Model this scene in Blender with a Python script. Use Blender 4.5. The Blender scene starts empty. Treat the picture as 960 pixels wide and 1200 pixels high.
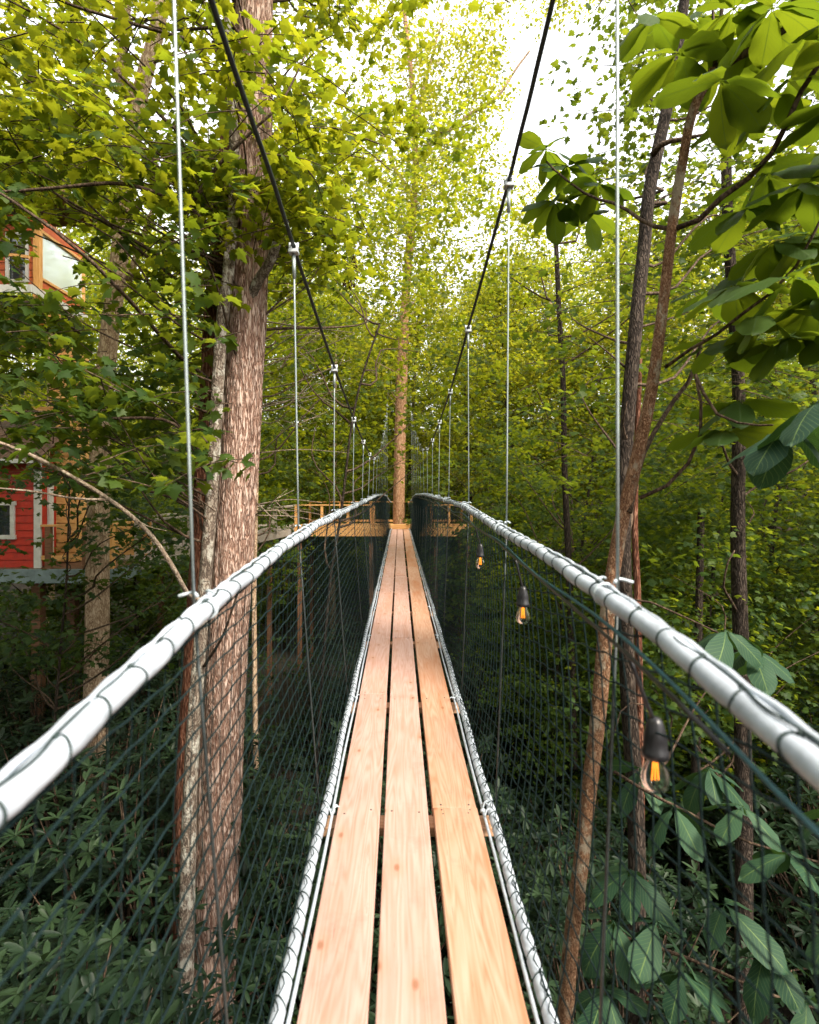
import bpy, math, random
import numpy as np
R = math.radians
rng = np.random.default_rng(7)
random.seed(7)
SC = bpy.context.scene

# ---------------------------------------------------------------- camera
EYE = 1.33
F = 650.0
cam_d = bpy.data.cameras.new('camera')
cam = bpy.data.objects.new('camera', cam_d)
SC.collection.objects.link(cam)
cam.location = (0, 0, EYE)
cam.rotation_euler = (R(90), 0, 0)
cam_d.sensor_fit = 'VERTICAL'
cam_d.sensor_height = 36.0
cam_d.lens = 36.0 * F / 1200.0
cam_d.shift_x = 12 / 1200.0
cam_d.shift_y = -25 / 1200.0
cam_d.clip_start = 0.02
cam_d.clip_end = 1000
cam_d.dof.use_dof = True
cam_d.dof.focus_distance = 6.0
cam_d.dof.aperture_fstop = 3.6
SC.camera = cam

# ---------------------------------------------------------------- sky and sun
SUN_EL, SUN_AZ = 47, 135          # azimuth measured clockwise from +Y (ahead): the sun stands to the right, a little behind
w = bpy.data.worlds.new('World')
SC.world = w
w.use_nodes = True
wn = w.node_tree.nodes
bg = wn['Background']
sky = wn.new('ShaderNodeTexSky')
sky.sky_type = 'NISHITA'
sky.sun_disc = False
sky.sun_elevation = R(SUN_EL)
sky.sun_rotation = R(SUN_AZ)
sky.air_density = 1.0
sky.dust_density = 4.0
sky.ozone_density = 1.0
cloud = wn.new('ShaderNodeTexNoise')          # thin bright overcast over the blue
cloud.inputs['Scale'].default_value = 2.2
cloud.inputs['Detail'].default_value = 5
cr_ = wn.new('ShaderNodeMapRange')
cr_.inputs['From Min'].default_value = 0.3
cr_.inputs['From Max'].default_value = 0.7
cr_.inputs['To Min'].default_value = 0.60
cr_.inputs['To Max'].default_value = 0.88
tc_ = wn.new('ShaderNodeTexCoord')
w.node_tree.links.new(tc_.outputs['Generated'], cloud.inputs['Vector'])
w.node_tree.links.new(cloud.outputs['Fac'], cr_.inputs['Value'])
mx_ = wn.new('ShaderNodeMix')
mx_.data_type = 'RGBA'
w.node_tree.links.new(cr_.outputs[0], mx_.inputs[0])
w.node_tree.links.new(sky.outputs[0], mx_.inputs[6])
mx_.inputs[7].default_value = (5.2, 5.1, 5.0, 1)
w.node_tree.links.new(mx_.outputs[2], bg.inputs[0])
bg.inputs[1].default_value = 0.15
sd = bpy.data.lights.new('sun', 'SUN')
sun = bpy.data.objects.new('sun', sd)
SC.collection.objects.link(sun)
sd.energy = 2.1
sd.angle = R(12)
sd.color = (1.0, 0.90, 0.77)
sun.rotation_euler = (R(90 - SUN_EL), 0, R(180 - SUN_AZ))
SC.view_settings.view_transform = 'Standard'
SC.view_settings.look = 'None'
SC.view_settings.exposure = 1.85
SC.view_settings.gamma = 1.0
SC.render.engine = 'CYCLES'
SC.cycles.max_bounces = 5
SC.cycles.diffuse_bounces = 3
SC.cycles.glossy_bounces = 2
SC.cycles.transmission_bounces = 4
SC.cycles.transparent_max_bounces = 6
SC.cycles.use_denoising = True
SC.cycles.caustics_reflective = False
SC.cycles.caustics_refractive = False
SC.cycles.sample_clamp_indirect = 6.0


def P(px, py, Z):
    """a point seen at pixel (px,py) of the 960x1200 photograph, Z metres ahead"""
    return np.array([(px - 468) / F * Z, Z, EYE - (py - 575) / F * Z])


# ---------------------------------------------------------------- materials
def new_mat(name):
    m = bpy.data.materials.new(name)
    m.use_nodes = True
    nt = m.node_tree
    b = nt.nodes['Principled BSDF']
    return m, nt, b


def N(nt, kind, **kw):
    n = nt.nodes.new(kind)
    for k, v in kw.items():
        if k in n.inputs.keys():
            n.inputs[k].default_value = v
        else:
            setattr(n, k, v)
    return n


def ramp(nt, fac, stops):
    r = nt.nodes.new('ShaderNodeValToRGB')
    el = r.color_ramp.elements
    while len(el) < len(stops):
        el.new(0.5)
    for e, (p, c) in zip(el, stops):
        e.position = p
        e.color = (*c, 1)
    nt.links.new(fac, r.inputs[0])
    return r.outputs[0]


def mapped(nt, scale, coord='Object'):
    tc = nt.nodes.new('ShaderNodeTexCoord')
    mp = nt.nodes.new('ShaderNodeMapping')
    mp.inputs['Scale'].default_value = scale
    nt.links.new(tc.outputs[coord], mp.inputs[0])
    return mp.outputs[0]


def bump(nt, b, h, strength, dist=0.01):
    bp = nt.nodes.new('ShaderNodeBump')
    bp.inputs['Strength'].default_value = strength
    bp.inputs['Distance'].default_value = dist
    nt.links.new(h, bp.inputs['Height'])
    nt.links.new(bp.outputs[0], b.inputs['Normal'])


def noise(nt, vec, scale, detail=4, rough=0.6):
    n = nt.nodes.new('ShaderNodeTexNoise')
    n.inputs['Scale'].default_value = scale
    n.inputs['Detail'].default_value = detail
    n.inputs['Roughness'].default_value = rough
    if vec is not None:
        nt.links.new(vec, n.inputs['Vector'])
    return n.outputs['Fac']


def mixc(nt, fac, a, b, mode='MIX'):
    m = nt.nodes.new('ShaderNodeMix')
    m.data_type = 'RGBA'
    m.blend_type = mode
    for s, v in ((0, fac), (6, a), (7, b)):
        if isinstance(v, (int, float)):
            m.inputs[s].default_value = v
        elif isinstance(v, tuple):
            m.inputs[s].default_value = (*v, 1)
        else:
            nt.links.new(v, m.inputs[s])
    return m.outputs[2]


def mathn(nt, op, a, b=None):
    m = nt.nodes.new('ShaderNodeMath')
    m.operation = op
    for i, v in enumerate((a, b)):
        if v is None:
            continue
        if isinstance(v, (int, float)):
            m.inputs[i].default_value = v
        else:
            nt.links.new(v, m.inputs[i])
    return m.outputs[0]


def leaf_mat(name, lo, mid, hi, tr_lo, tr_hi, trans=0.5, rough=0.55, spec=0.25, veins=False, patch=0.9):
    m, nt, b = new_mat(name)
    at = N(nt, 'ShaderNodeAttribute', attribute_name='rnd')
    pos = nt.nodes.new('ShaderNodeNewGeometry').outputs['Position']
    ns = noise(nt, pos, patch, 2)
    f = mathn(nt, 'ADD', mathn(nt, 'MULTIPLY', at.outputs['Fac'], 0.55), mathn(nt, 'MULTIPLY', ns, 0.5))
    col = ramp(nt, f, [(0.12, lo), (0.5, mid), (0.88, hi)])
    tcol = ramp(nt, f, [(0.12, tr_lo), (0.88, tr_hi)])
    if veins:
        u = N(nt, 'ShaderNodeAttribute', attribute_name='lu').outputs['Fac']
        v = N(nt, 'ShaderNodeAttribute', attribute_name='lv').outputs['Fac']
        au = mathn(nt, 'ABSOLUTE', u)
        rib = mathn(nt, 'LESS_THAN', au, 0.035)
        side = mathn(nt, 'SINE', mathn(nt, 'SUBTRACT', mathn(nt, 'MULTIPLY', v, 75), mathn(nt, 'MULTIPLY', au, 18)))
        side = mathn(nt, 'MULTIPLY', mathn(nt, 'GREATER_THAN', side, 0.93), 0.45)
        k = mathn(nt, 'MAXIMUM', rib, side)
        col = mixc(nt, k, col, (0.12, 0.19, 0.06))
        tcol = mixc(nt, mathn(nt, 'MULTIPLY', k, 0.6), tcol, (0.05, 0.09, 0.01))
        bump(nt, b, side, 0.5, 0.002)
    nt.links.new(col, b.inputs['Base Color'])
    b.inputs['Roughness'].default_value = rough
    b.inputs['Specular IOR Level'].default_value = spec
    t = nt.nodes.new('ShaderNodeBsdfTranslucent')
    nt.links.new(tcol, t.inputs[0])
    mx = nt.nodes.new('ShaderNodeMixShader')
    mx.inputs[0].default_value = trans
    nt.links.new(b.outputs[0], mx.inputs[1])
    nt.links.new(t.outputs[0], mx.inputs[2])
    nt.links.new(mx.outputs[0], nt.nodes['Material Output'].inputs[0])
    return m


M = {}
M['maple'] = leaf_mat('maple_leaf', (0.020, 0.050, 0.007), (0.050, 0.092, 0.009), (0.10, 0.14, 0.012),
                      (0.19, 0.28, 0.012), (0.50, 0.49, 0.018), 0.55)
M['gold'] = leaf_mat('sun_toned_leaf', (0.020, 0.045, 0.006), (0.055, 0.088, 0.009), (0.12, 0.135, 0.014),
                     (0.22, 0.29, 0.014), (0.60, 0.55, 0.035), 0.54, patch=0.45)  # yellower, brighter leaf: sunlight put into the colour
M['green'] = leaf_mat('forest_leaf', (0.014, 0.040, 0.008), (0.036, 0.075, 0.012), (0.080, 0.125, 0.018),
                      (0.11, 0.19, 0.014), (0.35, 0.40, 0.022), 0.48)
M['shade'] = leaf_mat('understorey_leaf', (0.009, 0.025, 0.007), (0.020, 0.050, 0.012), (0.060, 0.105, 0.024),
                      (0.06, 0.12, 0.015), (0.20, 0.28, 0.03), 0.35, 0.55, 0.22)  # darker leaf: the valley's shade is put into the colour
M['magnolia'] = leaf_mat('magnolia_leaf', (0.024, 0.060, 0.014), (0.045, 0.095, 0.018), (0.075, 0.13, 0.022),
                         (0.10, 0.17, 0.008), (0.23, 0.28, 0.010), 0.55, 0.55, 0.22, veins=True)
M['bluegreen'] = leaf_mat('shade_toned_magnolia_leaf', (0.010, 0.034, 0.020), (0.020, 0.056, 0.030), (0.04, 0.09, 0.048),
                          (0.05, 0.12, 0.02), (0.10, 0.20, 0.03), 0.2, 0.6, 0.18, veins=True)  # bluish copy of the magnolia leaf, darkened: low shade put into the colour
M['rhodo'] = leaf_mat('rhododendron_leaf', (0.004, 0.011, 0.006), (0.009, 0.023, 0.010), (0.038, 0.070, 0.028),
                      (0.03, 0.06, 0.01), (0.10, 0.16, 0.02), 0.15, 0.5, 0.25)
M['deadleaf'] = leaf_mat('dry_leaf', (0.02, 0.008, 0.003), (0.04, 0.016, 0.006), (0.07, 0.03, 0.01),
                         (0.05, 0.02, 0.0), (0.08, 0.03, 0.0), 0.2)


def bark_mat(name, dark, mid, light, scale=(9, 9, 1.3), bstr=1.0, lichen=None, size=3.0):
    m, nt, b = new_mat(name)
    v = mapped(nt, scale)
    n1 = noise(nt, v, size, 8, 0.65)
    vo = nt.nodes.new('ShaderNodeTexVoronoi')
    vo.feature = 'DISTANCE_TO_EDGE'
    vo.inputs['Scale'].default_value = size * 1.1
    ad = nt.nodes.new('ShaderNodeVectorMath')
    ad.operation = 'ADD'
    nz = nt.nodes.new('ShaderNodeTexNoise')
    nz.inputs['Scale'].default_value = size
    nt.links.new(v, nz.inputs['Vector'])
    nt.links.new(v, ad.inputs[0])
    nt.links.new(nz.outputs['Color'], ad.inputs[1])
    nt.links.new(ad.outputs[0], vo.inputs['Vector'])
    cr = mathn(nt, 'MULTIPLY', mathn(nt, 'MINIMUM', vo.outputs['Distance'], 0.25), 4.0)
    h = mathn(nt, 'ADD', mathn(nt, 'MULTIPLY', cr, 0.45), mathn(nt, 'MULTIPLY', n1, 0.75))
    col = ramp(nt, h, [(0.32, dark), (0.60, mid), (0.86, light)])
    if lichen:
        pos = mapped(nt, (1, 1, 0.6))
        ln = noise(nt, pos, 9, 5, 0.7)
        k = ramp(nt, ln, [(0.52, (0, 0, 0)), (0.60, (1, 1, 1))])
        col = mixc(nt, k, col, lichen)
    nt.links.new(col, b.inputs['Base Color'])
    b.inputs['Roughness'].default_value = 0.9
    b.inputs['Specular IOR Level'].default_value = 0.2
    bump(nt, b, h, bstr, 0.03)
    return m


M['bark_big'] = bark_mat('furrowed_pinkish_bark', (0.13, 0.062, 0.042), (0.43, 0.27, 0.20), (0.62, 0.47, 0.39))
M['bark_red'] = bark_mat('red_brown_bark', (0.05, 0.018, 0.010), (0.18, 0.065, 0.036), (0.30, 0.15, 0.095))
M['bark_pale'] = bark_mat('pale_mottled_bark', (0.06, 0.045, 0.035), (0.17, 0.13, 0.10), (0.28, 0.24, 0.19), (6, 6, 3), 0.6, (0.42, 0.40, 0.34))
M['bark_tan'] = bark_mat('tan_bark', (0.22, 0.14, 0.085), (0.46, 0.32, 0.21), (0.62, 0.48, 0.34), (6, 6, 2), 0.6)
M['bark_dark'] = bark_mat('dark_bark', (0.012, 0.009, 0.007), (0.038, 0.027, 0.020), (0.085, 0.065, 0.05), (9, 9, 2), 0.8)
M['bark_mag'] = bark_mat('orange_brown_smooth_bark', (0.09, 0.042, 0.022), (0.24, 0.12, 0.062), (0.36, 0.22, 0.13), (9, 9, 3.0), 0.7, (0.34, 0.28, 0.20), 5)
M['twig'] = bark_mat('twig_bark', (0.03, 0.020, 0.013), (0.07, 0.045, 0.03), (0.13, 0.09, 0.06), (6, 6, 3), 0.3)
M['twig_pale'] = bark_mat('pale_twig_bark', (0.14, 0.10, 0.07), (0.30, 0.23, 0.17), (0.42, 0.35, 0.27), (6, 6, 3), 0.3)
M['trunk_far'] = bark_mat('smooth_tan_trunk', (0.17, 0.085, 0.04), (0.33, 0.18, 0.10), (0.45, 0.28, 0.17), (5, 5, 1.5), 0.5)


def wood_mat(name, base, dark, light, knots=True, axis='Y', blotch=0.35):
    m, nt, b = new_mat(name)
    sc = {'Y': (14, 0.9, 14), 'X': (0.9, 14, 14), 'Z': (14, 14, 0.9)}[axis]
    oi = nt.nodes.new('ShaderNodeObjectInfo')
    tc = nt.nodes.new('ShaderNodeTexCoord')
    ad = nt.nodes.new('ShaderNodeVectorMath')
    ad.operation = 'ADD'
    nt.links.new(tc.outputs['Object'], ad.inputs[0])
    cx = nt.nodes.new('ShaderNodeCombineXYZ')
    for i in range(3):
        nt.links.new(mathn(nt, 'MULTIPLY', oi.outputs['Random'], 37.0 + i * 11), cx.inputs[i])
    nt.links.new(cx.outputs[0], ad.inputs[1])
    src = ad.outputs[0]
    mp = nt.nodes.new('ShaderNodeMapping')
    mp.inputs['Scale'].default_value = sc
    nt.links.new(src, mp.inputs[0])
    # slow warp so the grain lines wander
    nz = nt.nodes.new('ShaderNodeTexNoise')
    nz.inputs['Scale'].default_value = 0.8
    nz.inputs['Detail'].default_value = 2
    nt.links.new(mp.outputs[0], nz.inputs['Vector'])
    wv = nt.nodes.new('ShaderNodeTexNoise')
    wv.inputs['Scale'].default_value = 2.2
    wv.inputs['Detail'].default_value = 7
    wv.inputs['Roughness'].default_value = 0.62
    wv.inputs['Distortion'].default_value = 1.2
    nt.links.new(mp.outputs[0], wv.inputs['Vector'])
    ring = mathn(nt, 'SINE', mathn(nt, 'MULTIPLY', nz.outputs['Fac'], 95))
    ring = mathn(nt, 'MULTIPLY', mathn(nt, 'ADD', ring, 1), 0.5)
    g = mathn(nt, 'ADD', mathn(nt, 'MULTIPLY', ring, 0.20), mathn(nt, 'MULTIPLY', wv.outputs['Fac'], 0.80))
    col = ramp(nt, g, [(0.25, dark), (0.5, base), (0.75, light)])
    # broad blotches of more orange wood
    mp2 = nt.nodes.new('ShaderNodeMapping')
    mp2.inputs['Scale'].default_value = {'Y': (7, 0.8, 7), 'X': (0.8, 7, 7), 'Z': (7, 7, 0.8)}[axis]
    nt.links.new(src, mp2.inputs[0])
    bl = noise(nt, mp2.outputs[0], 0.9, 3)
    bk = ramp(nt, bl, [(0.50, (0, 0, 0)), (0.68, (1, 1, 1))])
    col = mixc(nt, mathn(nt, 'MULTIPLY', bk, blotch), col, (dark[0] * 1.0, dark[1] * 0.78, dark[2] * 0.5))
    if knots:
        mp3 = nt.nodes.new('ShaderNodeMapping')
        mp3.inputs['Scale'].default_value = {'Y': (6.0, 3.2, 6.0), 'X': (3.2, 6, 6), 'Z': (6, 6, 3.2)}[axis]
        nt.links.new(src, mp3.inputs[0])
        vo = nt.nodes.new('ShaderNodeTexVoronoi')
        vo.voronoi_dimensions = '2D'
        vo.inputs['Scale'].default_value = 0.8
        nt.links.new(mp3.outputs[0], vo.inputs['Vector'])
        dd = mathn(nt, 'ADD', vo.outputs['Distance'], mathn(nt, 'MULTIPLY', wv.outputs['Fac'], 0.05))
        vo.inputs['Randomness'].default_value = 1.0
        gate = mathn(nt, 'GREATER_THAN', vo.outputs['Color'], 0.40)
        dd = mathn(nt, 'ADD', dd, mathn(nt, 'SUBTRACT', 1.0, gate))
        kk = ramp(nt, dd, [(0.045, (1, 1, 1)), (0.085, (0, 0, 0))])
        col = mixc(nt, mathn(nt, 'MULTIPLY', kk, 0.72), col, (0.20, 0.07, 0.03))
        halo = ramp(nt, dd, [(0.10, (1, 1, 1)), (0.22, (0, 0, 0))])
        col = mixc(nt, mathn(nt, 'MULTIPLY', halo, 0.22), col, (0.42, 0.20, 0.09))
    sm = noise(nt, src, 5.0, 6, 0.7)
    col = mixc(nt, mathn(nt, 'MULTIPLY', ramp(nt, sm, [(0.56, (0, 0, 0)), (0.72, (1, 1, 1))]), 0.30), col, (0.20, 0.13, 0.09))
    fl = noise(nt, mp.outputs[0], 9.0, 3, 0.6)
    col = mixc(nt, mathn(nt, 'MULTIPLY', ramp(nt, fl, [(0.66, (0, 0, 0)), (0.72, (1, 1, 1))]), 0.4), col, (0.22, 0.11, 0.06))
    nt.links.new(col, b.inputs['Base Color'])
    b.inputs['Roughness'].default_value = 0.68
    b.inputs['Specular IOR Level'].default_value = 0.25
    bump(nt, b, g, 0.25, 0.002)
    return m


M['plank'] = wood_mat('fresh_sawn_pine', (0.47, 0.295, 0.24), (0.41, 0.22, 0.155), (0.52, 0.355, 0.30))
M['plank_orange'] = wood_mat('orange_sawn_pine', (0.47, 0.275, 0.18), (0.40, 0.185, 0.10), (0.52, 0.34, 0.25), blotch=0.7)
M['beam'] = wood_mat('crossbeam_pine', (0.50, 0.30, 0.18), (0.36, 0.18, 0.09), (0.58, 0.38, 0.25), False, 'X')
M['deckwood'] = wood_mat('orange_deck_pine', (0.62, 0.34, 0.12), (0.50, 0.23, 0.07), (0.70, 0.43, 0.20), False, 'X')
M['postwood'] = wood_mat('orange_post_pine', (0.62, 0.32, 0.10), (0.48, 0.20, 0.06), (0.70, 0.42, 0.18), False, 'Z')
M['greywood'] = wood_mat('weathered_grey_wood', (0.34, 0.30, 0.26), (0.22, 0.19, 0.16), (0.44, 0.40, 0.36), False, 'X')
M['brownwood'] = wood_mat('brown_timber', (0.16, 0.08, 0.045), (0.09, 0.04, 0.02), (0.24, 0.13, 0.07), False, 'X')


def plain(name, col, rough=0.5, metal=0.0, nscale=0, namt=0.2, spec=0.5, bumpd=0):
    m, nt, b = new_mat(name)
    b.inputs['Base Color'].default_value = (*col, 1)
    b.inputs['Roughness'].default_value = rough
    b.inputs['Metallic'].default_value = metal
    b.inputs['Specular IOR Level'].default_value = spec
    if nscale:
        v = mapped(nt, (1, 1, 1))
        n = noise(nt, v, nscale, 6, 0.65)
        d = tuple(c * (1 - namt) for c in col)
        l = tuple(min(1, c * (1 + namt * 0.5)) for c in col)
        nt.links.new(ramp(nt, n, [(0.3, d), (0.7, l)]), b.inputs['Base Color'])
        if bumpd:
            bump(nt, b, n, 0.5, bumpd)
    return m


M['tube'] = plain('white_plastic_tube', (0.44, 0.49, 0.55), 0.5, 0, 13, 0.38, 0.35, 0.002)
M['rope_white'] = plain('white_edge_cord', (0.42, 0.47, 0.52), 0.6, 0, 60, 0.2)
M['lace'] = plain('dark_green_lacing', (0.012, 0.030, 0.028), 0.6, 0, 80, 0.4)
M['net'] = plain('dark_green_netting', (0.006, 0.017, 0.018), 0.8, 0, 60, 0.4, 0.15)
M['netknot'] = plain('teal_rope', (0.02, 0.085, 0.10), 0.5, 0, 60, 0.3)
M['cable'] = plain('dark_steel_cable', (0.045, 0.055, 0.055), 0.5, 0.5, 120, 0.4)
M['wire'] = plain('galvanised_wire', (0.34, 0.40, 0.40), 0.42, 0.5, 150, 0.25)
M['clamp'] = plain('galvanised_clamp', (0.60, 0.64, 0.66), 0.4, 0.4, 40, 0.2)
M['tie'] = plain('white_zip_tie', (0.46, 0.53, 0.57), 0.4)
M['black'] = plain('black_rubber', (0.012, 0.012, 0.014), 0.35)
M['bolt'] = plain('dark_screw_steel', (0.08, 0.07, 0.06), 0.5, 0.7)
M['red'] = plain('red_painted_siding', (0.42, 0.024, 0.007), 0.5, 0, 7, 0.3)
M['orangewall'] = plain('orange_red_painted_siding', (0.50, 0.10, 0.025), 0.5, 0, 7, 0.3)
M['trim'] = plain('off_white_trim', (0.55, 0.55, 0.52), 0.5, 0, 9, 0.2)
M['bluegrey'] = plain('blue_grey_painted_fascia', (0.17, 0.23, 0.24), 0.6, 0, 6, 0.35)
M['roofmetal'] = plain('brown_corrugated_metal', (0.14, 0.085, 0.06), 0.5, 0.3, 5, 0.4)
M['soffit'] = plain('dark_underside_boards', (0.03, 0.02, 0.018), 0.8, 0, 5, 0.4)

m, nt, b = new_mat('window_glass')
b.inputs['Base Color'].default_value = (0.02, 0.03, 0.035, 1)
b.inputs['Roughness'].default_value = 0.03
b.inputs['Specular IOR Level'].default_value = 1.0
b.inputs['Metallic'].default_value = 0.0
M['glass'] = m
m, nt, b = new_mat('sky_tinted_glass')
b.inputs['Base Color'].default_value = (0.75, 0.85, 0.9, 1)  # the sky's reflection is put into this pale blue base colour
b.inputs['Roughness'].default_value = 0.06
b.inputs['Metallic'].default_value = 0.35
M['sky_pane'] = m
m, nt, b = new_mat('clear_bulb_glass')
b.inputs['Base Color'].default_value = (1, 1, 1, 1)
b.inputs['Roughness'].default_value = 0.02
b.inputs['Transmission Weight'].default_value = 1.0
b.inputs['IOR'].default_value = 1.2
M['bulb'] = m
m, nt, b = new_mat('amber_filament')
b.inputs['Base Color'].default_value = (0.9, 0.35, 0.03, 1)
b.inputs['Emission Color'].default_value = (1.0, 0.27, 0.02, 1)
b.inputs['Emission Strength'].default_value = 0.9
M['filament'] = m

m, nt, b = new_mat('leaf_litter_soil')
v = mapped(nt, (1, 1, 1))
n1 = noise(nt, v, 1.2, 8, 0.7)
n2 = noise(nt, v, 30, 4, 0.7)
c1 = ramp(nt, n1, [(0.35, (0.012, 0.010, 0.006)), (0.55, (0.035, 0.026, 0.014)), (0.75, (0.03, 0.045, 0.012))])
c2 = ramp(nt, n2, [(0.4, (0.4, 0.4, 0.4)), (0.7, (1.6, 1.3, 1.0))])
nt.links.new(mixc(nt, 1.0, c1, c2, 'MULTIPLY'), b.inputs['Base Color'])
b.inputs['Roughness'].default_value = 1.0
bump(nt, b, n2, 1.0, 0.05)
M['soil'] = m


# ---------------------------------------------------------------- mesh helpers
class MB:
    def __init__(s):
        s.v, s.f, s.a, s.n, s.sm = [], [], {}, 0, []

    def add(s, verts, faces, smooth=True, **attrs):
        verts = np.asarray(verts, float).reshape(-1, 3)
        faces = np.asarray(faces, int)
        s.v.append(verts)
        s.f.append(faces + s.n)
        s.sm.append(smooth)
        for k, a in attrs.items():
            s.a.setdefault(k, []).append((s.n, np.asarray(a, float)))
        s.n += len(verts)

    def build(s, name, mat, parent=None, loc=None):
        me = bpy.data.meshes.new(name)
        V = np.concatenate(s.v)
        me.vertices.add(len(V))
        me.vertices.foreach_set('co', V.ravel())
        nl = sum(f.size for f in s.f)
        nf = sum(len(f) for f in s.f)
        me.loops.add(nl)
        me.polygons.add(nf)
        me.loops.foreach_set('vertex_index', np.concatenate([f.ravel() for f in s.f]))
        tot = np.concatenate([np.full(len(f), f.shape[1]) for f in s.f])
        me.polygons.foreach_set('loop_start', np.concatenate([[0], np.cumsum(tot)[:-1]]))
        me.polygons.foreach_set('loop_total', tot)
        me.polygons.foreach_set('use_smooth', np.concatenate([np.full(len(f), sm) for f, sm in zip(s.f, s.sm)]))
        for k, lst in s.a.items():
            arr = np.zeros(len(V))
            for st, a in lst:
                arr[st:st + len(a)] = a
            at = me.attributes.new(k, 'FLOAT', 'POINT')
            at.data.foreach_set('value', arr)
        me.update(calc_edges=True)
        me.materials.append(mat)
        o = bpy.data.objects.new(name, me)
        SC.collection.objects.link(o)
        if parent:
            o.parent = parent
            if loc is None:
                o.matrix_parent_inverse = parent.matrix_world.inverted() if False else o.matrix_parent_inverse
        if loc is not None:
            o.location = loc
        return o


def tag(o, label=None, cat=None, group=None, kind=None):
    for k, v in (('label', label), ('category', cat), ('group', group), ('kind', kind)):
        if v:
            o[k] = v
    return o


def thing(name, label, cat, group=None, loc=(0, 0, 0), rz=0):
    o = bpy.data.objects.new(name, None)
    o.empty_display_size = 0.2
    SC.collection.objects.link(o)
    o.location = loc
    o.rotation_euler = (0, 0, rz)
    return tag(o, label, cat, group)


def rel(pts, root):
    return np.asarray(pts, float) - np.array(root.location)


def box(mb, c, s, rot=None, bev=0.0):
    x, y, z = [q / 2 for q in s]
    if bev <= 0:
        bev = min(x, y, z) * 0.06
    v = []
    f = []
    # bevelled box: 24 verts
    idx = {}
    for sx in (-1, 1):
        for sy in (-1, 1):
            for sz in (-1, 1):
                for ax in range(3):
                    p = [sx * (x - bev), sy * (y - bev), sz * (z - bev)]
                    p[ax] = (sx * x, sy * y, sz * z)[ax]
                    idx[(sx, sy, sz, ax)] = len(v)
                    v.append(p)
    V = np.array(v)
    quads, tris = [], []
    def q(a, b_, c_, d):
        n = np.cross(V[b_] - V[a], V[c_] - V[a])
        m_ = (V[a] + V[b_] + V[c_] + V[d]) / 4
        quads.append([a, b_, c_, d] if np.dot(n, m_) > 0 else [d, c_, b_, a])
    for ax in range(3):
        o1, o2 = [i for i in range(3) if i != ax]
        for sg in (-1, 1):
            r_ = []
            for s1, s2 in ((-1, -1), (1, -1), (1, 1), (-1, 1)):
                k = [0, 0, 0]; k[ax] = sg; k[o1] = s1; k[o2] = s2
                r_.append(idx[(*k, ax)])
            q(*r_)
    for ax in range(3):      # edges along axis ax
        o1, o2 = [i for i in range(3) if i != ax]
        for s1 in (-1, 1):
            for s2 in (-1, 1):
                ka = [0, 0, 0]; kb = [0, 0, 0]
                ka[ax] = -1; kb[ax] = 1
                ka[o1] = kb[o1] = s1; ka[o2] = kb[o2] = s2
                q(idx[(*ka, o1)], idx[(*kb, o1)], idx[(*kb, o2)], idx[(*ka, o2)])
    for sx in (-1, 1):
        for sy in (-1, 1):
            for sz in (-1, 1):
                t = [idx[(sx, sy, sz, a)] for a in range(3)]
                n = np.cross(V[t[1]] - V[t[0]], V[t[2]] - V[t[0]])
                if np.dot(n, V[t[0]]) < 0:
                    t = t[::-1]
                tris.append(t)
    if rot is not None:
        V = V @ np.array(rot).T
    V = V + np.array(c)
    n0 = mb.n
    mb.add(V, quads, smooth=False)
    mb.add(np.zeros((0, 3)), np.array(tris) + n0 - mb.n, smooth=False)


def bar(mb, a, b_, wd, th, bev=0):
    """a straight board from a to b_, wd wide horizontally, th thick vertically"""
    a = np.array(a, float); b_ = np.array(b_, float)
    d = b_ - a
    L = np.linalg.norm(d)
    d /= L
    up = np.array([0, 0, 1.0]) if abs(d[2]) < 0.95 else np.array([0, 1.0, 0])
    s = np.cross(d, up); s /= np.linalg.norm(s)
    u = np.cross(s, d)
    box(mb, (a + b_) / 2, (wd, L, th), np.stack([s, d, u], 1), bev)


def smooth_path(pts, n):
    """Catmull-Rom resample"""
    pts = np.asarray(pts, float)
    if len(pts) == 2:
        t = np.linspace(0, 1, n)[:, None]
        return pts[0] * (1 - t) + pts[1] * t
    P_ = np.vstack([2 * pts[0] - pts[1], pts, 2 * pts[-1] - pts[-2]])
    seg = np.linalg.norm(np.diff(pts, axis=0), axis=1)
    cum = np.concatenate([[0], np.cumsum(seg)])
    out = []
    for s in np.linspace(0, cum[-1], n):
        i = min(np.searchsorted(cum, s, 'right') - 1, len(pts) - 2)
        t = (s - cum[i]) / max(seg[i], 1e-9)
        p0, p1, p2, p3 = P_[i:i + 4]
        out.append(0.5 * ((2 * p1) + (-p0 + p2) * t + (2 * p0 - 5 * p1 + 4 * p2 - p3) * t * t + (-p0 + 3 * p1 - 3 * p2 + p3) * t ** 3))
    return np.array(out)


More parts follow.
